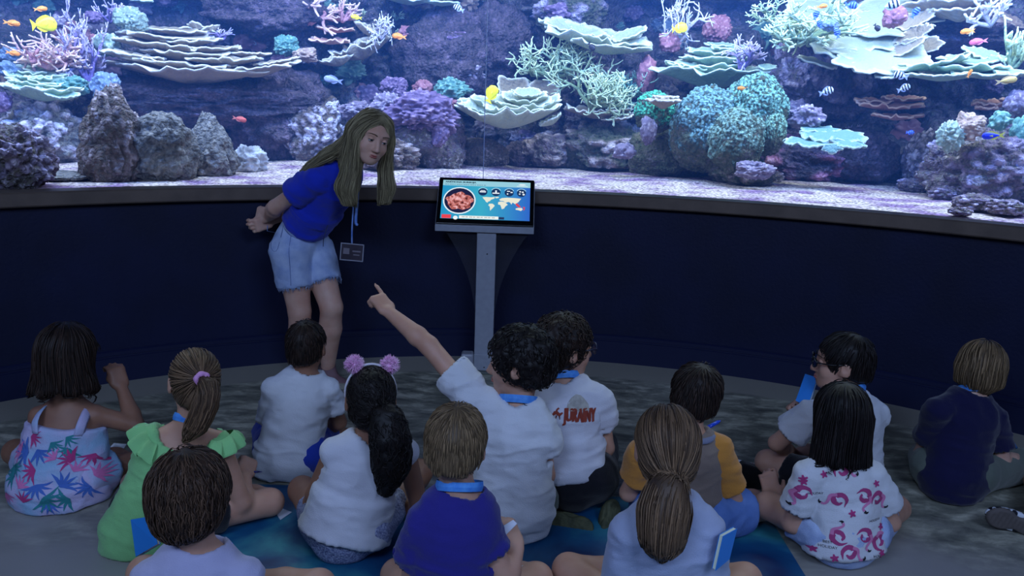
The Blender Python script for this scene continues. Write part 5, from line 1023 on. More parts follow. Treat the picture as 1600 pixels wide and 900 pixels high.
for (u, v) in ((52, 705), (75, 668), (110, 672), (140, 690), (36, 740), (120, 735), (95, 715), (60, 775), (150, 725), (132, 780), (90, 768), (30, 700), (112, 700), (70, 730), (148, 760), (105, 790), (45, 665), (128, 655), (22, 765), (160, 745), (84, 690), (50, 755), (108, 755), (66, 700), (138, 712), (28, 725), (76, 750), (118, 718)):
    sp = []; n_ = r2.choice((5, 6, 7)); a0 = r2.uniform(0, 6.28); mt_ = r2.choice(leafm)
    for q in range(n_): an = (q-(n_-1)/2)*.42; sp.append((*stroke([(0, 0), (.5*math.sin(an)+.02, .5*math.cos(an)), (math.sin(an*1.2), math.cos(an*1.2))], [.05, .2, .02], 6), mt_))
    pr.put(AY(u, v, 2.58), (0, -1, .25), (0, 0, 1), sp, r2.uniform(.04, .062), a0)

# --- child in the lime ruffled top
a = Person(2.36, dict(pelvis=(238, 836, 0), neck=(292, 672, .06), head=(303, 595, .08), shL=(240, 690, .02), shR=(342, 690, .06), elR=(378, 785, .10), wrR=(384, 742, .22), elL=(222, 770, .12), wrL=(290, 790, .28), kneeR=(422, 790, .20), ankR=(345, 822, .32), kneeL=(215, 800, .30)), 18, (-34, -4, 6), 1.0, .98,
           'seated child in a lime green ruffled top', 'person')
a.hands['R'] = (AY(388, 726, 2.36+.27), np.array([.6, -.2, .8]), 'grip'); a.body()
a.shirt(C_green, sleeves=False, hemw=1.22, hem=.05, wr=.006, seed=21, name='ruffled_top', neck=.10, neckdz=-.012, loose=1.03)
def ruffle(P, x, mt, seed):
    c = P.j['sh'+x]; sg = 1 if x == 'R' else -1; n_ = 40; a_ = np.linspace(-.2, math.pi+.2, n_); rows = []
    for q, (r_, dz) in enumerate(((.045, .050), (.062, .046), (.078, .032), (.090, .012))):
        wv = .012*q/3*np.sin(a_*11 + seed)
        rows.append(c + np.outer(np.cos(a_)*(r_*1.25), P.fr) + np.outer((np.sin(a_)*r_ + wv - .012)*sg, P.side) + np.outer(dz*np.ones(n_) + wv*.8 - .03*np.abs(np.cos(a_))**2, P.up))
    V = np.array(rows).reshape(-1, 3); V2 = V - P.up*.005; ix = np.arange(4*n_).reshape(4, n_); q = np.stack([ix[:-1, :-1], ix[1:, :-1], ix[1:, 1:], ix[:-1, 1:]], -1).reshape(-1, 4); mesh('ruffle', np.r_[V, V2], [np.r_[q, q[:, ::-1] + len(V)]], mt, P.sh)
ruffle(a, 'L', C_green, 1); ruffle(a, 'R', C_green, 2)
zc = [a.j['neck'] - a.fr*.06 - a.up*.06 - a.side*.03, a.j['neck'] - a.fr*.088 - a.up*.12 - a.side*.05, a.j['neck'] - a.fr*.10 - a.up*.19 - a.side*.06]; V, F = tubes(spline(zc, 10)[None], .0045, 5, flat=.6); mesh('zip', V, F, mat('zip_dark', (40, 70, 50), rough=.5), a.sh)
a.shorts(C_black, t=.5, seed=22); a.lanyard(M_blu, drop=.035, r_=.052)
pony_hair(a, H_light, (.0, -.100, .035), [AY(326, 612, 2.36-.03), AY(312, 655, 2.36-.05), AY(292, 685, 2.36-.05)], (.014, .030, .036, .034, .014), seed=4, n=1600)
scrunchie(a, a.hp(0, -.116, .036), a.H[:, 1] + [0, 0, .2], .017, mat('pink_tie', (214, 150, 200), rough=.7))
a.shoe('R', AY(420, 830, 2.36+.22), C_black, C_black)

# --- child with curly hair at the front left
a = Person(1.75, dict(pelvis=(300, 1062, 0), neck=(314, 862, .04), head=(299, 776, .05), shL=(240, 905, .0), shR=(380, 896, .02), elL=(222, 1010, .06), wrL=(270, 1040, .25), elR=(405, 1000, .08), wrR=(350, 1040, .26)), 4, (0, -12, -6), .98, .98,
           'child in a pale lavender T-shirt at the front, cut by the bottom edge', 'person')
a.body(); a.shirt(C_lav, seed=31, wr=.005, hemw=1.25); curly_hair(a, H_brown, t=.023, n=3000, seed=5, curl=.006, L=.065, nape=-.085, curlr=.30, w_=.0020)
# --- child in white T-shirt below the guide
a = Person(2.90, dict(pelvis=(452, 714, 0), neck=(479, 586, .05), head=(479, 540, .06), shL=(428, 608, .0), shR=(512, 606, .05), elR=(530, 660, .14), wrR=(500, 672, .28), elL=(420, 690, .12), wrL=(450, 690, .30), kneeR=(516, 690, .32), ankR=(512, 742, .36), kneeL=(418, 700, .34)), 14, (4, -4, 2), .98, .95,
           'seated child in a long white T-shirt below the guide\'s legs', 'person', skin=M_skin2)
a.body(); a.shirt(C_white, seed=41, wr=.007, hemw=1.2, loose=1.04, hem=.02); a.shorts(C_royalsh, t=.75, seed=42); short_hair(a, H_dark, .007, seed=6, L=.035, grav=.5, nape=-.062, n=900, w_=.0022)
# --- child with the fluffy ear headband
a = Person(2.34, dict(pelvis=(540, 842, 0), neck=(578, 690, .05), head=(579, 625, .07), shL=(522, 706, .0), shR=(634, 708, .05), elL=(492, 772, .05), wrL=(482, 815, .17), elR=(655, 790, .1), wrR=(620, 800, .3), kneeL=(472, 765, .26), ankL=(478, 838, .32), kneeR=(655, 738, .36), ankR=(640, 800, .4)), 8, (-16, -6, 4), 1.0, 1.0,
           'seated child in a white sleeveless top with a fluffy ear headband', 'person', skin=M_skin2)
a.hands['L'] = (AY(472, 795, 2.34+.20), np.array([-.8, -.5, .1]), 'relax'); a.body()
a.shirt(C_white2, sleeves=False, hemw=1.22, seed=51, wr=.006, name='sleeveless_top', neck=.062, loose=1.12, rad=(.040, .04), tuck=True, hem=.015); a.shorts(C_glit, t=.45, seed=52, pel=.115, r_=(.076, .066))
pony_hair(a, H_black, (.03, -.098, -.015), [AY(606, 665, 2.34-.05), AY(612, 715, 2.34-.07), AY(604, 762, 2.34-.06)], (.018, .055, .064, .060, .028), seed=7, n=1600, curl=.004, L=.10)
scrunchie(a, a.hp(.03, -.102, -.016), a.H[:, 1], .020, H_black, w_=.010)
hbm = mat('headband_white', (210, 204, 214), rough=.5); q = np.linspace(-1.75, 1.75, 30); hb = np.array([a.hp(.084*math.sin(t_), .012, .022 + .098*math.cos(t_)) for t_ in q]); V, F = tubes(hb[None], .0045, 6); hbo = mesh('headband', V, F, hbm, a.e)
r2 = np.random.default_rng(9)
for x in (-1, 1):
    c = a.hp(x*.058, .012, .118); V, F = ICO2; ss = unit(r2.normal(size=(600, 3))); d = unit(ss + .25*r2.normal(size=ss.shape)); S3 = np.array([.030, .026, .030]); P3 = np.stack([c + ss*S3*.55, c + ss*S3*.55 + d*.010, c + ss*S3*.55 + d*r2.uniform(.012, .022, (600, 1))], 1); Vt, Ft = tubes(P3, np.array([[.0022, .0016, .0004]]), 3); V2, F2 = join([(V*S3*.72 + c, F), (Vt, Ft)]); mesh('fluffy_ear', V2, F2, mat('pink_fluff', (226, 150, 206), (240, 190, 226), 60, rough=.9, sheen=.5), hbo)
# --- child in indigo T-shirt at the front
a = Person(1.86, dict(pelvis=(700, 1010, 0), neck=(722, 768, .04), head=(712, 694, .05), shL=(658, 815, .0), shR=(752, 818, .03), elR=(790, 908, .0), wrR=(808, 856, .07), elL=(640, 930, .06), wrL=(690, 950, .25), kneeR=(838, 905, .20), ankR=(760, 960, .32), kneeL=(620, 960, .28)), 8, (4, -8, 3), 1.0, .98,
           'seated child in a dark indigo T-shirt at the front holding paper', 'person')
a.hands['R'] = (AY(796, 830, 1.86+.10), np.array([.5, -.4, .7]), 'grip'); a.body(); a.shirt(C_navyp, seed=61, wr=.006, hemw=1.08, loose=.96, sl=.5, rad=(.043, .050)); a.shorts(C_grey, t=.5); a.lanyard(M_blu, drop=.02)
short_hair(a, H_dblond, .012, seed=8, L=.04, n=2800, grav=.3, back=-.045, nape=-.052, lift=.001, w_=.0018)
# --- pointing child
a = Person(2.52, dict(pelvis=(798, 802, 0), neck=(806, 634, .04), head=(810, 566, .05), shL=(742, 626, .05), shR=(842, 664, .02), elL=(670, 540, .15), wrL=(608, 488, .26), elR=(852, 742, .03), wrR=(800, 760, .22), kneeL=(720, 790, .30), kneeR=(838, 800, .34)), -16, (-80, -4, 0), 1.08, 1.02,
           'seated child in a white T-shirt pointing up with a long raised arm', 'person', skin=M_skin)
a.hands['L'] = (AY(580, 452, 2.52+.33), np.array([.5, -.6, .6]), 'point'); a.body(arm=(.037, .033, .031, .022)); a.eyes(brow=H_black)
a.shirt(C_white, seed=71, wr=.008, hemw=1.2, loose=1.06, sl=.52, rad=(.052, .062)); a.shorts(C_grey, t=.6); a.lanyard(M_blu, drop=.02)
curly_hair(a, H_black, t=.026, n=1200, seed=10, curl=.014)
# --- kneeling child with the printed back
a = Person(2.70, dict(pelvis=(892, 742, 0), neck=(880, 598, .06), head=(882, 542, .08), shL=(838, 622, .04), shR=(934, 622, .03), elR=(946, 700, .06), wrR=(915, 722, .24), elL=(830, 700, .10), wrL=(870, 720, .30), kneeL=(858, 800, .42), ankL=(862, 822, .03), kneeR=(930, 795, .42), ankR=(940, 800, .03)), 16, (66, -4, 0), 1.08, 1.06,
           'kneeling child in glasses and a white T-shirt with a red brown print on the back', 'person')
for x in 'LR': a.j['knee'+x][2] = .075; a.j['ank'+x][2] = .07
a.body(); a.eyes(brow=H_dark); a.shirt(C_white2, seed=81, wr=.007, hemw=1.1, hem=.0, loose=1.02, tuck=True, torso=(.118, .108, .118)); a.shorts(C_black, t=1.0, name='trousers', r_=(.084, .072), pel=.112, ptop=-.02); a.lanyard(M_blu, drop=.02)
curly_hair(a, H_dark, t=.018, n=1100, seed=12, curl=.008, L=.06); glasses(a, mat('glasses_dark', (30, 34, 60), rough=.3))
M_sole = mat('olive_sole', (66, 70, 50), (86, 88, 62), 40, rough=.8, bump=.6, bscale=90)
def sole_foot(P, x, heel, toe, nrm, mt, sole):
    P.j['ank'+x+'_'] = P.j['ank'+x]; a0 = np.asarray(heel); d = unit(np.asarray(toe)-a0); n = unit(nrm - d*(nrm @ d)); B = np.stack([np.cross(d, n), d, n], 1); c = (a0 + toe)/2; L = np.linalg.norm(toe-a0)/2
    S = SDF(c - .2, c + .2, .005); S.ell(c, np.array([.042, L, .045]), B, .01); S.plane(c + n*.006, n, .004); V, F = S.poly(); o = mesh('shoe', V, F, mt, P.e)
    S = SDF(c - .2, c + .2, .005); S.ell(c + d*L*.45, np.array([.045, L*.55, .04]), B, .02); S.ell(c - d*L*.5, np.array([.036, L*.5, .04]), B, .03); S.plane(c + n*.020, n, .003); S.plane(c + n*.002, -n, .003)
    for q in np.linspace(-.8, .8, 11): S.rbox(c + d*L*q + n*.021, (.034, L*.03, .004), .001, B, .002, 's')
    V, F = S.poly(); mesh('sole', V, F, sole, o)
sole_foot(a, 'L', AY(856, 808, 2.60), AY(928, 832, 2.55), np.array([.1, -.9, .35]), M_sole, M_sole); sole_foot(a, 'R', AY(958, 780, 2.66), AY(948, 842, 2.56), np.array([.5, -.8, .2]), M_sole, M_sole)
pr = Printer(a); redb = mat('print_redbrown', (134, 52, 36), rough=.85); rockc = mat('print_rockgrey', (150, 146, 140), (176, 172, 164), 60, rough=.85); gold = mat('print_darkred', (92, 34, 28), rough=.85)
cc = AY(905, 642, 2.6); rk = np.array([(-.55, -.2), (-.5, .15), (-.3, .42), (-.05, .62), (.2, .58), (.42, .35), (.62, .1), (.66, -.2)]); sp = []
for t0, t1 in ((-.55, -.2), (-.2, .12), (.12, .42), (.42, .68)):
    hA = np.interp(t0, rk[:, 0], rk[:, 1]); hB = np.interp(t1, rk[:, 0], rk[:, 1]); n_ = 5; xs = np.linspace(t0, t1, n_); hs = np.interp(xs, rk[:, 0], rk[:, 1]); V2 = np.array([(x_, -.2 + (h_+.2)*q_) for q_ in np.linspace(0, 1, 4) for x_, h_ in zip(xs, hs)]); sp.append((V2, grid_faces(4, n_), rockc))
pr.put(cc, (0.1, -1, .1), (0, 0, 1), sp, .072)
V, F = text_mesh('JURAINY', 1.0); V = V[:, :2]; V = (V - V.mean(0))/np.ptp(V[:, 0])*2.0; V[:, 1] *= 2.3
for ox in (-.05, -.025, 0, .025, .05): pr.put(AY(903, 656, 2.6), (0.1, -1, .1), (0, 0, 1), [(V + [ox, ox*.4], F, redb)], .060, -.03, lift=.003)
sp = [(*stroke([(-.9, -.25), (-.6, .1), (-.35, -.05), (-.1, .1)], [.05, .28, .22, .1], 8), redb), (*stroke([(-.55, .05), (-.5, .3), (-.35, .42)], [.16, .12, .14], 6), redb), (*stroke([(-.55, -.1), (-.6, -.4)], [.1, .05], 4), gold), (*stroke([(-.35, -.1), (-.3, -.4)], [.1, .05], 4), gold)]
pr.put(AY(884, 652, 2.6), (0.1, -1, .1), (0, 0, 1), sp, .05, lift=.003)
# --- child in ochre sleeves
a = Person(2.48, dict(pelvis=(1066, 822, 0), neck=(1078, 680, .05), head=(1086, 618, .08), shL=(1010, 704, .02), shR=(1118, 704, .04), elR=(1152, 795, .06), wrR=(1112, 800, .22), elL=(982, 770, .08), wrL=(1010, 740, .2), kneeR=(1190, 792, .16), ankR=(1140, 830, .32), kneeL=(1000, 800, .3)), 4, (10, -14, 10), 1.0, .98,
           'seated child in an ochre sleeved top behind the front row', 'person')
a.body(); a.shirt(C_tanb, seed=91, wr=.006, hemw=1.12, sleeves=False); a.sleeves(C_orange, .62, (.054, .062)); a.shorts(C_denim2, t=.66, seed=92, r_=(.09, .078)); short_hair(a, H_dark, .016, seed=14, L=.05, n=1800, grav=.3, nape=-.068, lift=.006, w_=.0022)
col = a.j['neck'] + a.up*.0; V, F = tubes(spline([col + a.side*.05 + a.fr*.05, col + a.side*.07 - a.fr*.02 + a.up*.01, col + a.side*.03 - a.fr*.07, col - a.side*.04 - a.fr*.07, col - a.side*.07 - a.fr*.01], 18)[None], .017, 7, flat=.6); mesh('hood', V, F, cloth('hood_grey', (120, 124, 150)), a.sh)
bp_ = [col + a.side*.05 - a.fr*.06, col + a.side*.03 - a.fr*.10 - a.up*.1]
# --- child with low ponytail at the front
a = Person(1.84, dict(pelvis=(1042, 1036, 0), neck=(1046, 782, .04), head=(1041, 700, .06), shL=(986, 826, .0), shR=(1098, 822, .01), elL=(968, 925, .03), wrL=(1020, 960, .2), elR=(1108, 925, .04), wrR=(1100, 905, .2)), 2, (0, -12, 0), 1.0, 1.0,
           'child in a pale blue grey top with a low tail of hair, at the front', 'person')
a.body(); a.shirt(C_lav2, seed=101, wr=.006, hemw=1.25, sl=.9, rad=(.047, .050)); pony_hair(a, H_light, (.0, -.092, -.058), [AY(1042, 775, 1.84-.06), AY(1036, 825, 1.84-.09), AY(1034, 866, 1.84-.09)], (.016, .052, .066, .058, .02), seed=15, n=2200, L=.16, t=.012)
scrunchie(a, a.hp(0, -.094, -.058), a.H[:, 1] + [0, 0, .6], .014, H_black, w_=.008)
# --- child with glasses and blue notebook
a = Person(2.77, dict(pelvis=(1330, 768, 0), neck=(1326, 618, .04), head=(1316, 566, .05), shL=(1270, 648, -.03), shR=(1368, 646, .06), elL=(1214, 692, .04), wrL=(1238, 706, .22), elR=(1300, 700, .26), wrR=(1250, 652, .22), kneeL=(1200, 722, .16), ankL=(1245, 775, .25), kneeR=(1290, 740, .40)), -30, (-74, -2, 0), 1.02, 1.0,
           'seated child in glasses and a white shirt looking at a blue notebook', 'person')
a.hands['R'] = (AY(1238, 630, 2.77+.20), np.array([-.5, .3, .6]), 'grip'); a.body(); a.eyes(brow=H_dark); a.shirt(C_white, seed=111, wr=.006, hemw=1.15, sl=.6, rad=(.047, .059)); a.shorts(C_black, t=.72, seed=112, r_=(.08, .068)); short_hair(a, H_black, .013, seed=16, L=.06, n=1000, grav=.3, nape=-.06); glasses(a, mat('glasses_black', (14, 14, 20), rough=.3)); a.lanyard(M_blu, drop=.02)
# --- child in the flamingo shirt
a = Person(2.42, dict(pelvis=(1316, 846, 0), neck=(1313, 722, .04), head=(1313, 648, .06), shL=(1266, 740, .0), shR=(1360, 738, .02), elL=(1236, 818, .03), wrL=(1208, 780, .17), elR=(1392, 816, .05), wrR=(1370, 810, .26), kneeL=(1200, 790, .15), ankL=(1236, 838, .28), kneeR=(1400, 796, .26)), 0, (2, -4, 0), 1.0, 1.0,
           'seated child in a white shirt printed with pink flamingos', 'person')
a.hands['L'] = (AY(1202, 752, 2.42+.22), np.array([-.3, -.2, 1]), 'relax'); a.body(); a.shirt(C_white, seed=121, wr=.005, hemw=1.16, loose=1.05, sl=.66, rad=(.046, .060), hem=.055, tuck=True); a.shorts(C_denim, t=.5, seed=122, pel=.122)
bob_hair(a, H_black, .150, t=.014, seed=17, width=.086, depth=.066, flare=1.16, n=1300)
pr = Printer(a); pk = mat('print_flamingo', (168, 62, 118), rough=.85); pl = mat('print_flamingo_pale', (206, 124, 168), rough=.85); bk = mat('print_black', (26, 24, 34), rough=.85); rd = mat('print_rose', (176, 56, 120), rough=.85)
def flamingo(f=1):
    g = lambda L: [(x_*f - .2*f, y_) for x_, y_ in L]
    return [(*stroke(g([(-.52, -.55), (-.62, .0), (-.25, .42), (.22, .28), (.26, -.15), (-.08, -.34), (-.32, -.16)]), [.05, .26, .38, .40, .36, .26, .12], 18), pk), (*stroke(g([(-.36, -.12), (-.05, -.02), (.16, .2)]), [.04, .2, .06], 8), pw), (*stroke(g([(.1, .42), (.5, .30), (.62, -.1), (.78, -.42), (1.0, -.40)]), [.24, .24, .2, .16, .2], 16), pl), (*stroke(g([(1.02, -.40), (1.16, -.30), (1.14, -.14)]), [.2, .15, .05], 6), bk)]
pw = mat('print_white', (226, 220, 232), rough=.85)
def blossom(): return [(*stroke([(0, 0), (.35*math.cos(q), .35*math.sin(q)), (.8*math.cos(q), .8*math.sin(q))], [.1, .5, .25], 5), rd) for q in np.arange(5)*1.2566 + .3]
y_ = 2.34
for (u, v, f_, rz) in ((1267, 719, -1, .3), (1328, 738, 1, 0), (1356, 714, 1, -.9), (1307, 782, -1, 0), (1355, 782, 1, -1.2), (1308, 832, 1, 1.7), (1352, 840, 1, -1.0), (1267, 846, -1, .6), (1325, 872, 1, -.1), (1240, 775, -1, .7), (1272, 803, 1, 1.4), (1384, 786, 1, -.4), (1380, 845, 1, 1.0)): pr.put(AY(u, v, y_), (0, -1, .22), (0, 0, 1), flamingo(f_), .044, rz)
for (x_, z_) in ((80, 75), (60, 185), (150, 260), (290, 205), (455, 460), (290, 795), (125, 800), (685, 570), (690, 790), (670, 275)): pr.put(AY(1230 + x_*.222, 700 + z_*.222, y_), (0, -1, .22), (0, 0, 1), blossom(), .016, .3)
for (u, v, s_) in ((1291, 717, 'BEST'), (1292, 724, 'HOLIDAY'), (1292, 846, 'BEST'), (1292, 853, 'HOLIDAY'), (1280, 775, 'HOLIDAY'), (1370, 815, 'HOLIDAY'), (1378, 872, 'BEST'), (1378, 879, 'HOLIDAY')):
    V, F = text_mesh(s_, 1.0); V = V[:, :2]; V = (V - V.mean(0)); pr.put(AY(u, v, y_), (0, -1, .22), (0, 0, 1), [(V, F, bk)], .012, .05)
# --- child in navy at the right edge
a = Person(2.92, dict(pelvis=(1490, 748, 0), neck=(1518, 618, .05), head=(1531, 576, .08), shL=(1466, 638, .0), shR=(1552, 650, .03), elR=(1566, 722, .04), wrR=(1608, 712, .18), elL=(1440, 710, .12), wrL=(1480, 720, .3), kneeR=(1618, 738, .20), ankR=(1618, 800, -.26), kneeL=(1440, 722, .26), ankL=(1480, 760, .36)), 12, (20, -16, 6), 1.0, .98,
           'seated child in a navy T-shirt bending over at the right edge', 'person', skin=M_skin3)
a.body(); a.shirt(C_navy, seed=131, wr=.006, hemw=1.22, hem=.01, loose=1.05, sl=.65, rad=(.045, .056)); a.shorts(C_grey, t=.8, seed=132, r_=(.08, .07)); a.lanyard(M_blu, drop=.022)
bob_hair(a, H_dblond, .055, t=.016, seed=18, width=.082, depth=.075, flare=1.02, n=1200, L=.12, back=-.01)
M_chk = bpy.data.materials.new('checker_canvas'); M_chk.use_nodes = True; nt = M_chk.node_tree; ck = nt.nodes.new('ShaderNodeTexChecker'); ck.inputs['Scale'].default_value = 42; ck.inputs[1].default_value = rgb((220, 224, 235)); ck.inputs[2].default_value = rgb((14, 16, 30)); tc = nt.nodes.new('ShaderNodeTexCoord'); nt.links.new(tc.outputs['Object'], ck.inputs[0]); nt.links.new(ck.outputs[0], nt.nodes['Principled BSDF'].inputs['Base Color'])
sole_foot(a, 'R', AY(1625, 828, 2.62), AY(1540, 800, 2.64), np.array([-.1, -.95, -.15]), M_chk, mat('sole_brown', (92, 84, 82), rough=.8))
# --- the guide
GY = 4.0
a = Person(GY, dict(pelvis=(470, 364, .0), neck=(542, 254, -.16), head=(580, 213, -.27), shR=(497, 280, -.25), shL=(548, 270, .02), elR=(430, 324, -.12), wrR=(421, 338, .02), elL=(470, 322, .18), wrL=(424, 344, .08), hipR=(454, 392, -.07), hipL=(490, 390, .05), kneeR=(468, 486, -.08), ankR=(472, 586, .0), kneeL=(518, 480, -.06), ankL=(512, 584, .06)), 122, (150, -14, -14), 1.15, 1.10,
           'standing guide in a blue polo and denim shorts bending towards the children', 'person', h=.005, skin=M_skin3)
a.hands['R'] = (AY(400, 332, GY+.08), np.array([-.6, -.6, .2]), 'grip'); a.hands['L'] = (AY(402, 352, GY+.02), np.array([-.3, -.9, -.2]), 'grip')
a.body(torso=(.108, .098, .110, .1), arm=(.039, .034, .033, .023), leg=(.074, .052, .050, .030), neck=.044, fl=1.30, fine=.0052); a.eyes(brow=H_dblond)
a.shirt(C_blue, seed=141, wr=.006, sl=.50, hem=-.055, hemw=1.0, loose=1.04, torso=(.114, .108, .122), rad=(.052, .062), fl=1.2, tuck=True, name='polo_shirt')
nk = a.j['neck']; q = np.linspace(0, 2*math.pi, 30); V, F = tubes((nk + a.up*.02 + np.outer(np.cos(q), a.side)*.066 + np.outer(np.sin(q), a.fr)*.060 - np.outer(np.sin(q), a.up)*.02)[None], .019, 6, N=unit(np.outer(np.cos(q), a.side) + np.outer(np.sin(q), a.fr))[None], flat=.3, cap=False); mesh('collar', V, F, C_blue, a.sh)
so_ = a.shorts(C_denim, t=.56, seed=142, r_=(.086, .080), pel=.112, ptop=.06, kk=.012, name='denim_shorts')
r2 = np.random.default_rng(4)
for x in 'RL':
    h_, kn = a.j['hip'+x], a.j['knee'+x]; d = unit(kn-h_); c = h_ + (kn-h_)*.555; b = unit(np.cross(d, [0, 1., 0])); t2 = np.cross(d, b); an = r2.uniform(0, 6.28, 160); rad_ = np.cos(an)[:, None]*b + np.sin(an)[:, None]*t2; p0 = c + rad_*.088*r2.uniform(.97, 1.05, (160, 1)); P3 = np.stack([p0 - d*.004, p0 + d*.008 + rad_*.002, p0 + d*r2.uniform(.012, .028, (160, 1)) + r2.normal(0, .004, (160, 3))], 1); V, F = tubes(P3, np.array([[.0022, .0018, .0008]]), 3); mesh('frayed_hem', V, F, C_denim, so_)['kind'] = 'stuff'
wb = a.j['pelvis'] + a.up*.055; V, F = tubes((wb + np.outer(np.cos(q), a.side)*.130 + np.outer(np.sin(q), a.fr)*.104)[None], .017, 6, N=unit(np.outer(np.cos(q), a.side) + np.outer(np.sin(q), a.fr))[None], flat=.35, cap=False); mesh('waistband', V, F, C_denim, so_)
M_seam = mat('denim_seam', (110, 128, 176), rough=.9)
def on_shorts(pts, r_, nm, mt):                 # a seam laid on the shorts
    bv = BVHTree.FromPolygons([tuple(v_.co) for v_ in so_.data.vertices], [tuple(p_.vertices) for p_ in so_.data.polygons]); off = parent_loc(so_.parent); P = []
    for p_ in spline(pts, 14): h = bv.ray_cast(Vector(p_ - off - np.array([0, .4, 0])), Vector((0, 1, 0)), 1); P.append(np.array(h[0]) + off + [0, -.001, 0] if h[0] else p_)
    V, F = tubes(np.array(P)[None], r_, 4, flat=.5); mesh(nm, V, F, mt, so_)
on_shorts([AY(448, 362, GY-.2), AY(450, 400, GY-.2), AY(452, 448, GY-.2)], .003, 'side_seam', M_seam); on_shorts([AY(512, 352, GY-.2), AY(506, 372, GY-.2), AY(505, 385, GY-.2)], .004, 'fly', mat('fly_dark', (50, 60, 96), rough=.9)); on_shorts([AY(418, 352, GY-.2), AY(417, 388, GY-.2), AY(430, 392, GY-.2), AY(434, 352, GY-.2)], .0022, 'back_pocket', M_seam)
# long straight hair: a cap, two curtains beside the face, and a fall over the back
ly = GY - .27; S = SDF(AY(440, 330, ly) - [.05, .25, .1], AY(640, 160, ly) + [.05, .35, .05], .0066); a.cap(S, .008, nape=-.10, ears=False, front=.0, fc=(.070, .066, .128)); g = a.hk
cl = [a.hp(.052, .012, .075), a.hp(.078, .020, .0), AY(549, 262, ly-.05), AY(541, 292, ly-.05), AY(546, 314, ly-.04)]; cr = [a.hp(-.050, .010, .075), a.hp(-.080, .020, .0), AY(602, 262, ly+.06), AY(604, 292, ly+.06), AY(600, 314, ly+.06)]
bk_ = [a.hp(.02, -.06, .05), AY(540, 226, ly+.04), AY(512, 242, ly+.03), AY(486, 260, ly+.04), AY(466, 276, ly+.06)]
S.chain(cl, [.024, .026, .040, .046, .034], .02, fl=(np.array([0, 1., 0]), 1.3)); S.chain(cr, [.020, .018, .030, .036, .028], .02, fl=(np.array([0, 1., 0]), 1.3)); S.chain(bk_, [.05, .056, .050, .036, .014], .025, fl=(unit(np.array([-.45, -.2, .9])), 1.9))
S.chain([a.hp(.05, -.05, .0), AY(548, 250, ly+.02), AY(548, 290, ly)], [.05, .05, .04], .02)
S.plane(AY(560, 318, ly), (0, 0, -1.), .004)
al = np.concatenate([spline(c_, 16) for c_ in (cl, cr, bk_)]); at = np.concatenate([unit(np.gradient(spline(c_, 16), axis=0)) for c_ in (cl, cr, bk_)])
top = a.hp(-.01, .03, .115)
def gflow(p):
    i = ((p[:, None] - al[None])**2).sum(-1).argmin(1); z = np.clip((top[2] - p[:, 2])/.12, 0, 1)[:, None]
    pr_ = a.H.T @ (p - a.hc).T; out = np.outer(np.sign(pr_[0] + .01), a.H[:, 0]) + np.array([0, 0, -.25]); return unit(out)*(1-z) + at[i]*z*1.6
a.strands(S, hair_mat('hair_guide', (92, 82, 62), (186, 172, 134)), gflow, 4600, .17, .0019, seed=20, steps=11, off=(-.002, .009))
# lanyard and badge
lb = empty('badge_lanyard', a.e.location); lb.parent = a.e; lb.location = (0, 0, 0); by_ = GY - .22; lm = mat('lanyard_pale', (130, 160, 220), (90, 130, 210), 30, rough=.6)
for pts, r_ in (([AY(560, 268, by_), AY(558, 310, by_), AY(556, 345, by_), AY(558, 352, by_)], .008), ([AY(553, 268, by_+.01), AY(552, 320, by_+.01), AY(550, 360, by_+.01), AY(550, 380, by_+.01)], .0045)): V, F = tubes(spline(pts, 16)[None], r_, 4, N=np.broadcast_to(np.array([.2, -1, 0]), (1, 16, 3)), flat=.15); mesh('ribbon', V, F, lm, lb)
Bb = rot((0, 1, 0), R(5)) @ rot((0, 0, 1), R(8)); bc = AY(550, 394, by_); bevbox('badge', bc, (.115, .006, .088), mat('badge_card', (52, 46, 58), (66, 58, 70), 20, rough=.35), lb, M=Bb, bev=.003)
for xo, zo, w_, h_ in ((-.028, .004, .03, .03), (.022, .006, .04, .008), (.022, -.012, .03, .006)): bevbox('badge_print', bc + Bb @ np.array([xo, -.0036, zo]), (w_, .001, h_), mat('badge_ink', (120, 112, 122), rough=.5), lb, M=Bb, bev=.0003)
for xo, zo, w_, h_ in ((0, .042, .115, .005), (0, -.042, .115, .005), (-.055, 0, .005, .088), (.055, 0, .005, .088)): bevbox('badge_rim', bc + Bb @ np.array([xo, -.0035, zo]), (w_, .002, h_), mat('badge_clear', (150, 150, 165), rough=.2), lb, M=Bb, bev=.0005)
M_sand = mat('sandal', (120, 90, 96), rough=.7)
for x in 'LR': a.shoe(x, a.j['ank'+x] + np.array([.10, -.06, -.02]), M_sand, mat('sandal_sole', (60, 50, 56), rough=.8))
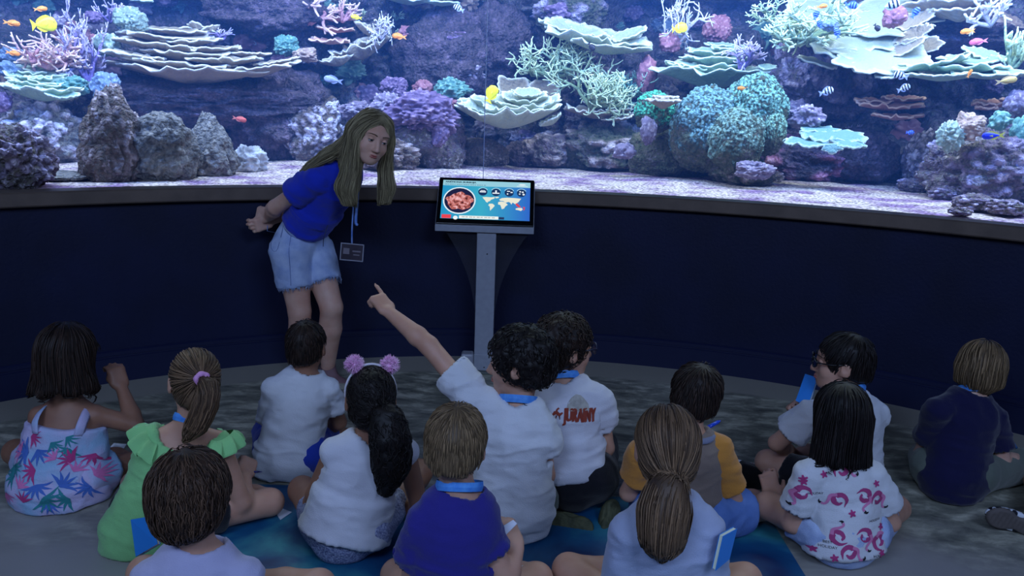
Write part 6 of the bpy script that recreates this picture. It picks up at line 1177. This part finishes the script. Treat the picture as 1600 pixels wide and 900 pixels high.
# ------------------------------------------------------------------ small things held or lying about
M_paper = mat('paper_white', (214, 216, 226), rough=.8); M_nb = mat('notebook_blue', (40, 130, 215), rough=.45)
def sheet(name, pix, ys, mt, label, cat, th=.003, printed=None):
    P = np.array([AY(u, v, y) for (u, v), y in zip(pix, ys)]); n = unit(np.cross(P[1]-P[0], P[2]-P[0])); n = n if n[1] < 0 or n[2] > .6 else -n; V = np.r_[P, P - n*th]
    o = mesh(name, V, [np.array([[0, 1, 2, 3], [7, 6, 5, 4], [0, 4, 5, 1], [1, 5, 6, 2], [2, 6, 7, 3], [3, 7, 4, 0]])], mt, smooth=False); tag(o, label, cat); return o, P, n
def notebook(pix, ys, label, th=.012):
    P = np.array([AY(u, v, y) for (u, v), y in zip(pix, ys)]); n = unit(np.cross(P[1]-P[0], P[2]-P[0])); n = n if n[1] < 0 else -n; e = empty('notebook', P.mean(0) - [0, 0, .05], label, 'notebook')
    q = np.array([[0, 1, 2, 3], [7, 6, 5, 4], [0, 4, 5, 1], [1, 5, 6, 2], [2, 6, 7, 3], [3, 7, 4, 0]]); c = P.mean(0)
    mesh('cover', np.r_[P, P - n*.0015], [q], M_nb, e, smooth=False); I = c + (P-c)*.965; mesh('pages', np.r_[I - n*.0016, I - n*(th-.0016)], [q], mat('page_cream', (222, 226, 200), rough=.8), e, smooth=False); mesh('cover', np.r_[P - n*(th-.0015), P - n*th], [q], M_nb, e, smooth=False)
notebook([(1243, 626), (1258, 584), (1277, 590), (1262, 636)], (2.90, 2.92, 2.88, 2.86), 'blue notebook held up by the child in glasses')
notebook([(204, 812), (238, 806), (246, 850), (212, 870)], (2.12, 2.10, 2.04, 2.06), 'blue notebook standing behind the lime green top')
notebook([(1130, 838), (1152, 826), (1140, 874), (1118, 892)], (1.76, 1.80, 1.79, 1.75), 'pale blue notebook beside the low ponytail child')
def floor_sheet(pix, z, label, cat='paper', name='paper_sheet', mt=None, th=.002):
    P = np.array([G(u, v, z) for u, v in pix]); V = np.r_[P, P - [0, 0, th]]; return tag(mesh(name, V, [np.array([[0, 1, 2, 3], [7, 6, 5, 4], [0, 4, 5, 1], [1, 5, 6, 2], [2, 6, 7, 3], [3, 7, 4, 0]])[:, ::-1]], mt or M_paper, smooth=False), label, cat)
floor_sheet([(430, 800), (440, 794), (456, 800), (438, 812)], .006, 'white paper on the sea print by the ear headband child')
sheet('leaflet', [(160, 712), (178, 692), (198, 694), (180, 720)], (2.86, 2.90, 2.92, 2.86), mat('foil_paper', (180, 190, 205), (220, 224, 230), 20, rough=.25), 'shiny leaflet in the lap of the romper child', 'leaflet', .002)
sheet('paper_sheet', [(776, 828), (802, 812), (808, 818), (784, 842)], (1.93, 1.94, 1.93, 1.92), M_paper, 'crumpled paper in the hand of the indigo T-shirt child', 'paper', .002)
sheet('paper_sheet', [(808, 888), (828, 878), (829, 881), (808, 895)], (2.05, 2.1, 2.1, 2.05), M_paper, 'folded white paper above the knee of the indigo T-shirt child', 'paper', .002)
sheet('paper_sheet', [(1424, 722), (1431, 716), (1432, 728), (1426, 734)], (3.08, 3.1, 3.08, 3.06), M_paper, 'white paper peeking out beside the navy T-shirt child', 'paper', .002)
def pen(p, q, r_, mt, label):
    p, q = np.asarray(p), np.asarray(q); e = empty('pen', (p+q)/2, label, 'pen'); V, F = tubes(np.stack([p, p*.2+q*.8])[None], r_, 8); mesh('barrel', V, F, mt, e); V, F = tubes(np.stack([p*.2+q*.8, q])[None], np.array([[r_*.9, r_*.2]]), 8); mesh('tip', V, F, mt, e)
pen(AY(374, 738, 2.61), AY(410, 737, 2.60), .004, mat('pen_navy', (30, 34, 110), rough=.4), 'thin dark blue pen held by the lime green top child')
pen(AY(1106, 668, 2.62), AY(1126, 657, 2.66), .007, mat('pen_blue', (30, 80, 230), rough=.3), 'bright blue pen beside the ochre sleeve')
pen(AY(1588, 700, 3.05), AY(1582, 690, 3.05), .006, mat('pen_clear', (60, 110, 170), rough=.2), 'blue pen by the hand of the navy T-shirt child')
# black pouch and printed leaflet on the floor
pc = G(1172, 762); S = SDF(pc - [.12, .1, .02], pc + [.12, .12, .16], .004); S.rbox(pc + [0, .01, .048], (.062, .03, .05), .018, rot((0, 1, 0), .3), .01); S.rbox(pc + [-.015, .01, .03], (.055, .034, .03), .018, k=.02); S.plane((0, 0, .004), (0, 0, -1.)); V, F = S.poly(); tag(mesh('pouch', V, F, cloth('pouch_black', (12, 12, 18))), 'black soft pouch on the floor between the ochre and flamingo children', 'pouch')
sheet('leaflet', [(1146, 716), (1178, 724), (1194, 738), (1172, 736)], (pc[1]+.05, pc[1]+.06, pc[1]+.04, pc[1]+.0), mat('leaflet_print', (222, 222, 232), (222, 110, 120), 22, rough=.7, lohi=(.56, .6)), 'white leaflet with red print on top of the black pouch', 'leaflet', .002)
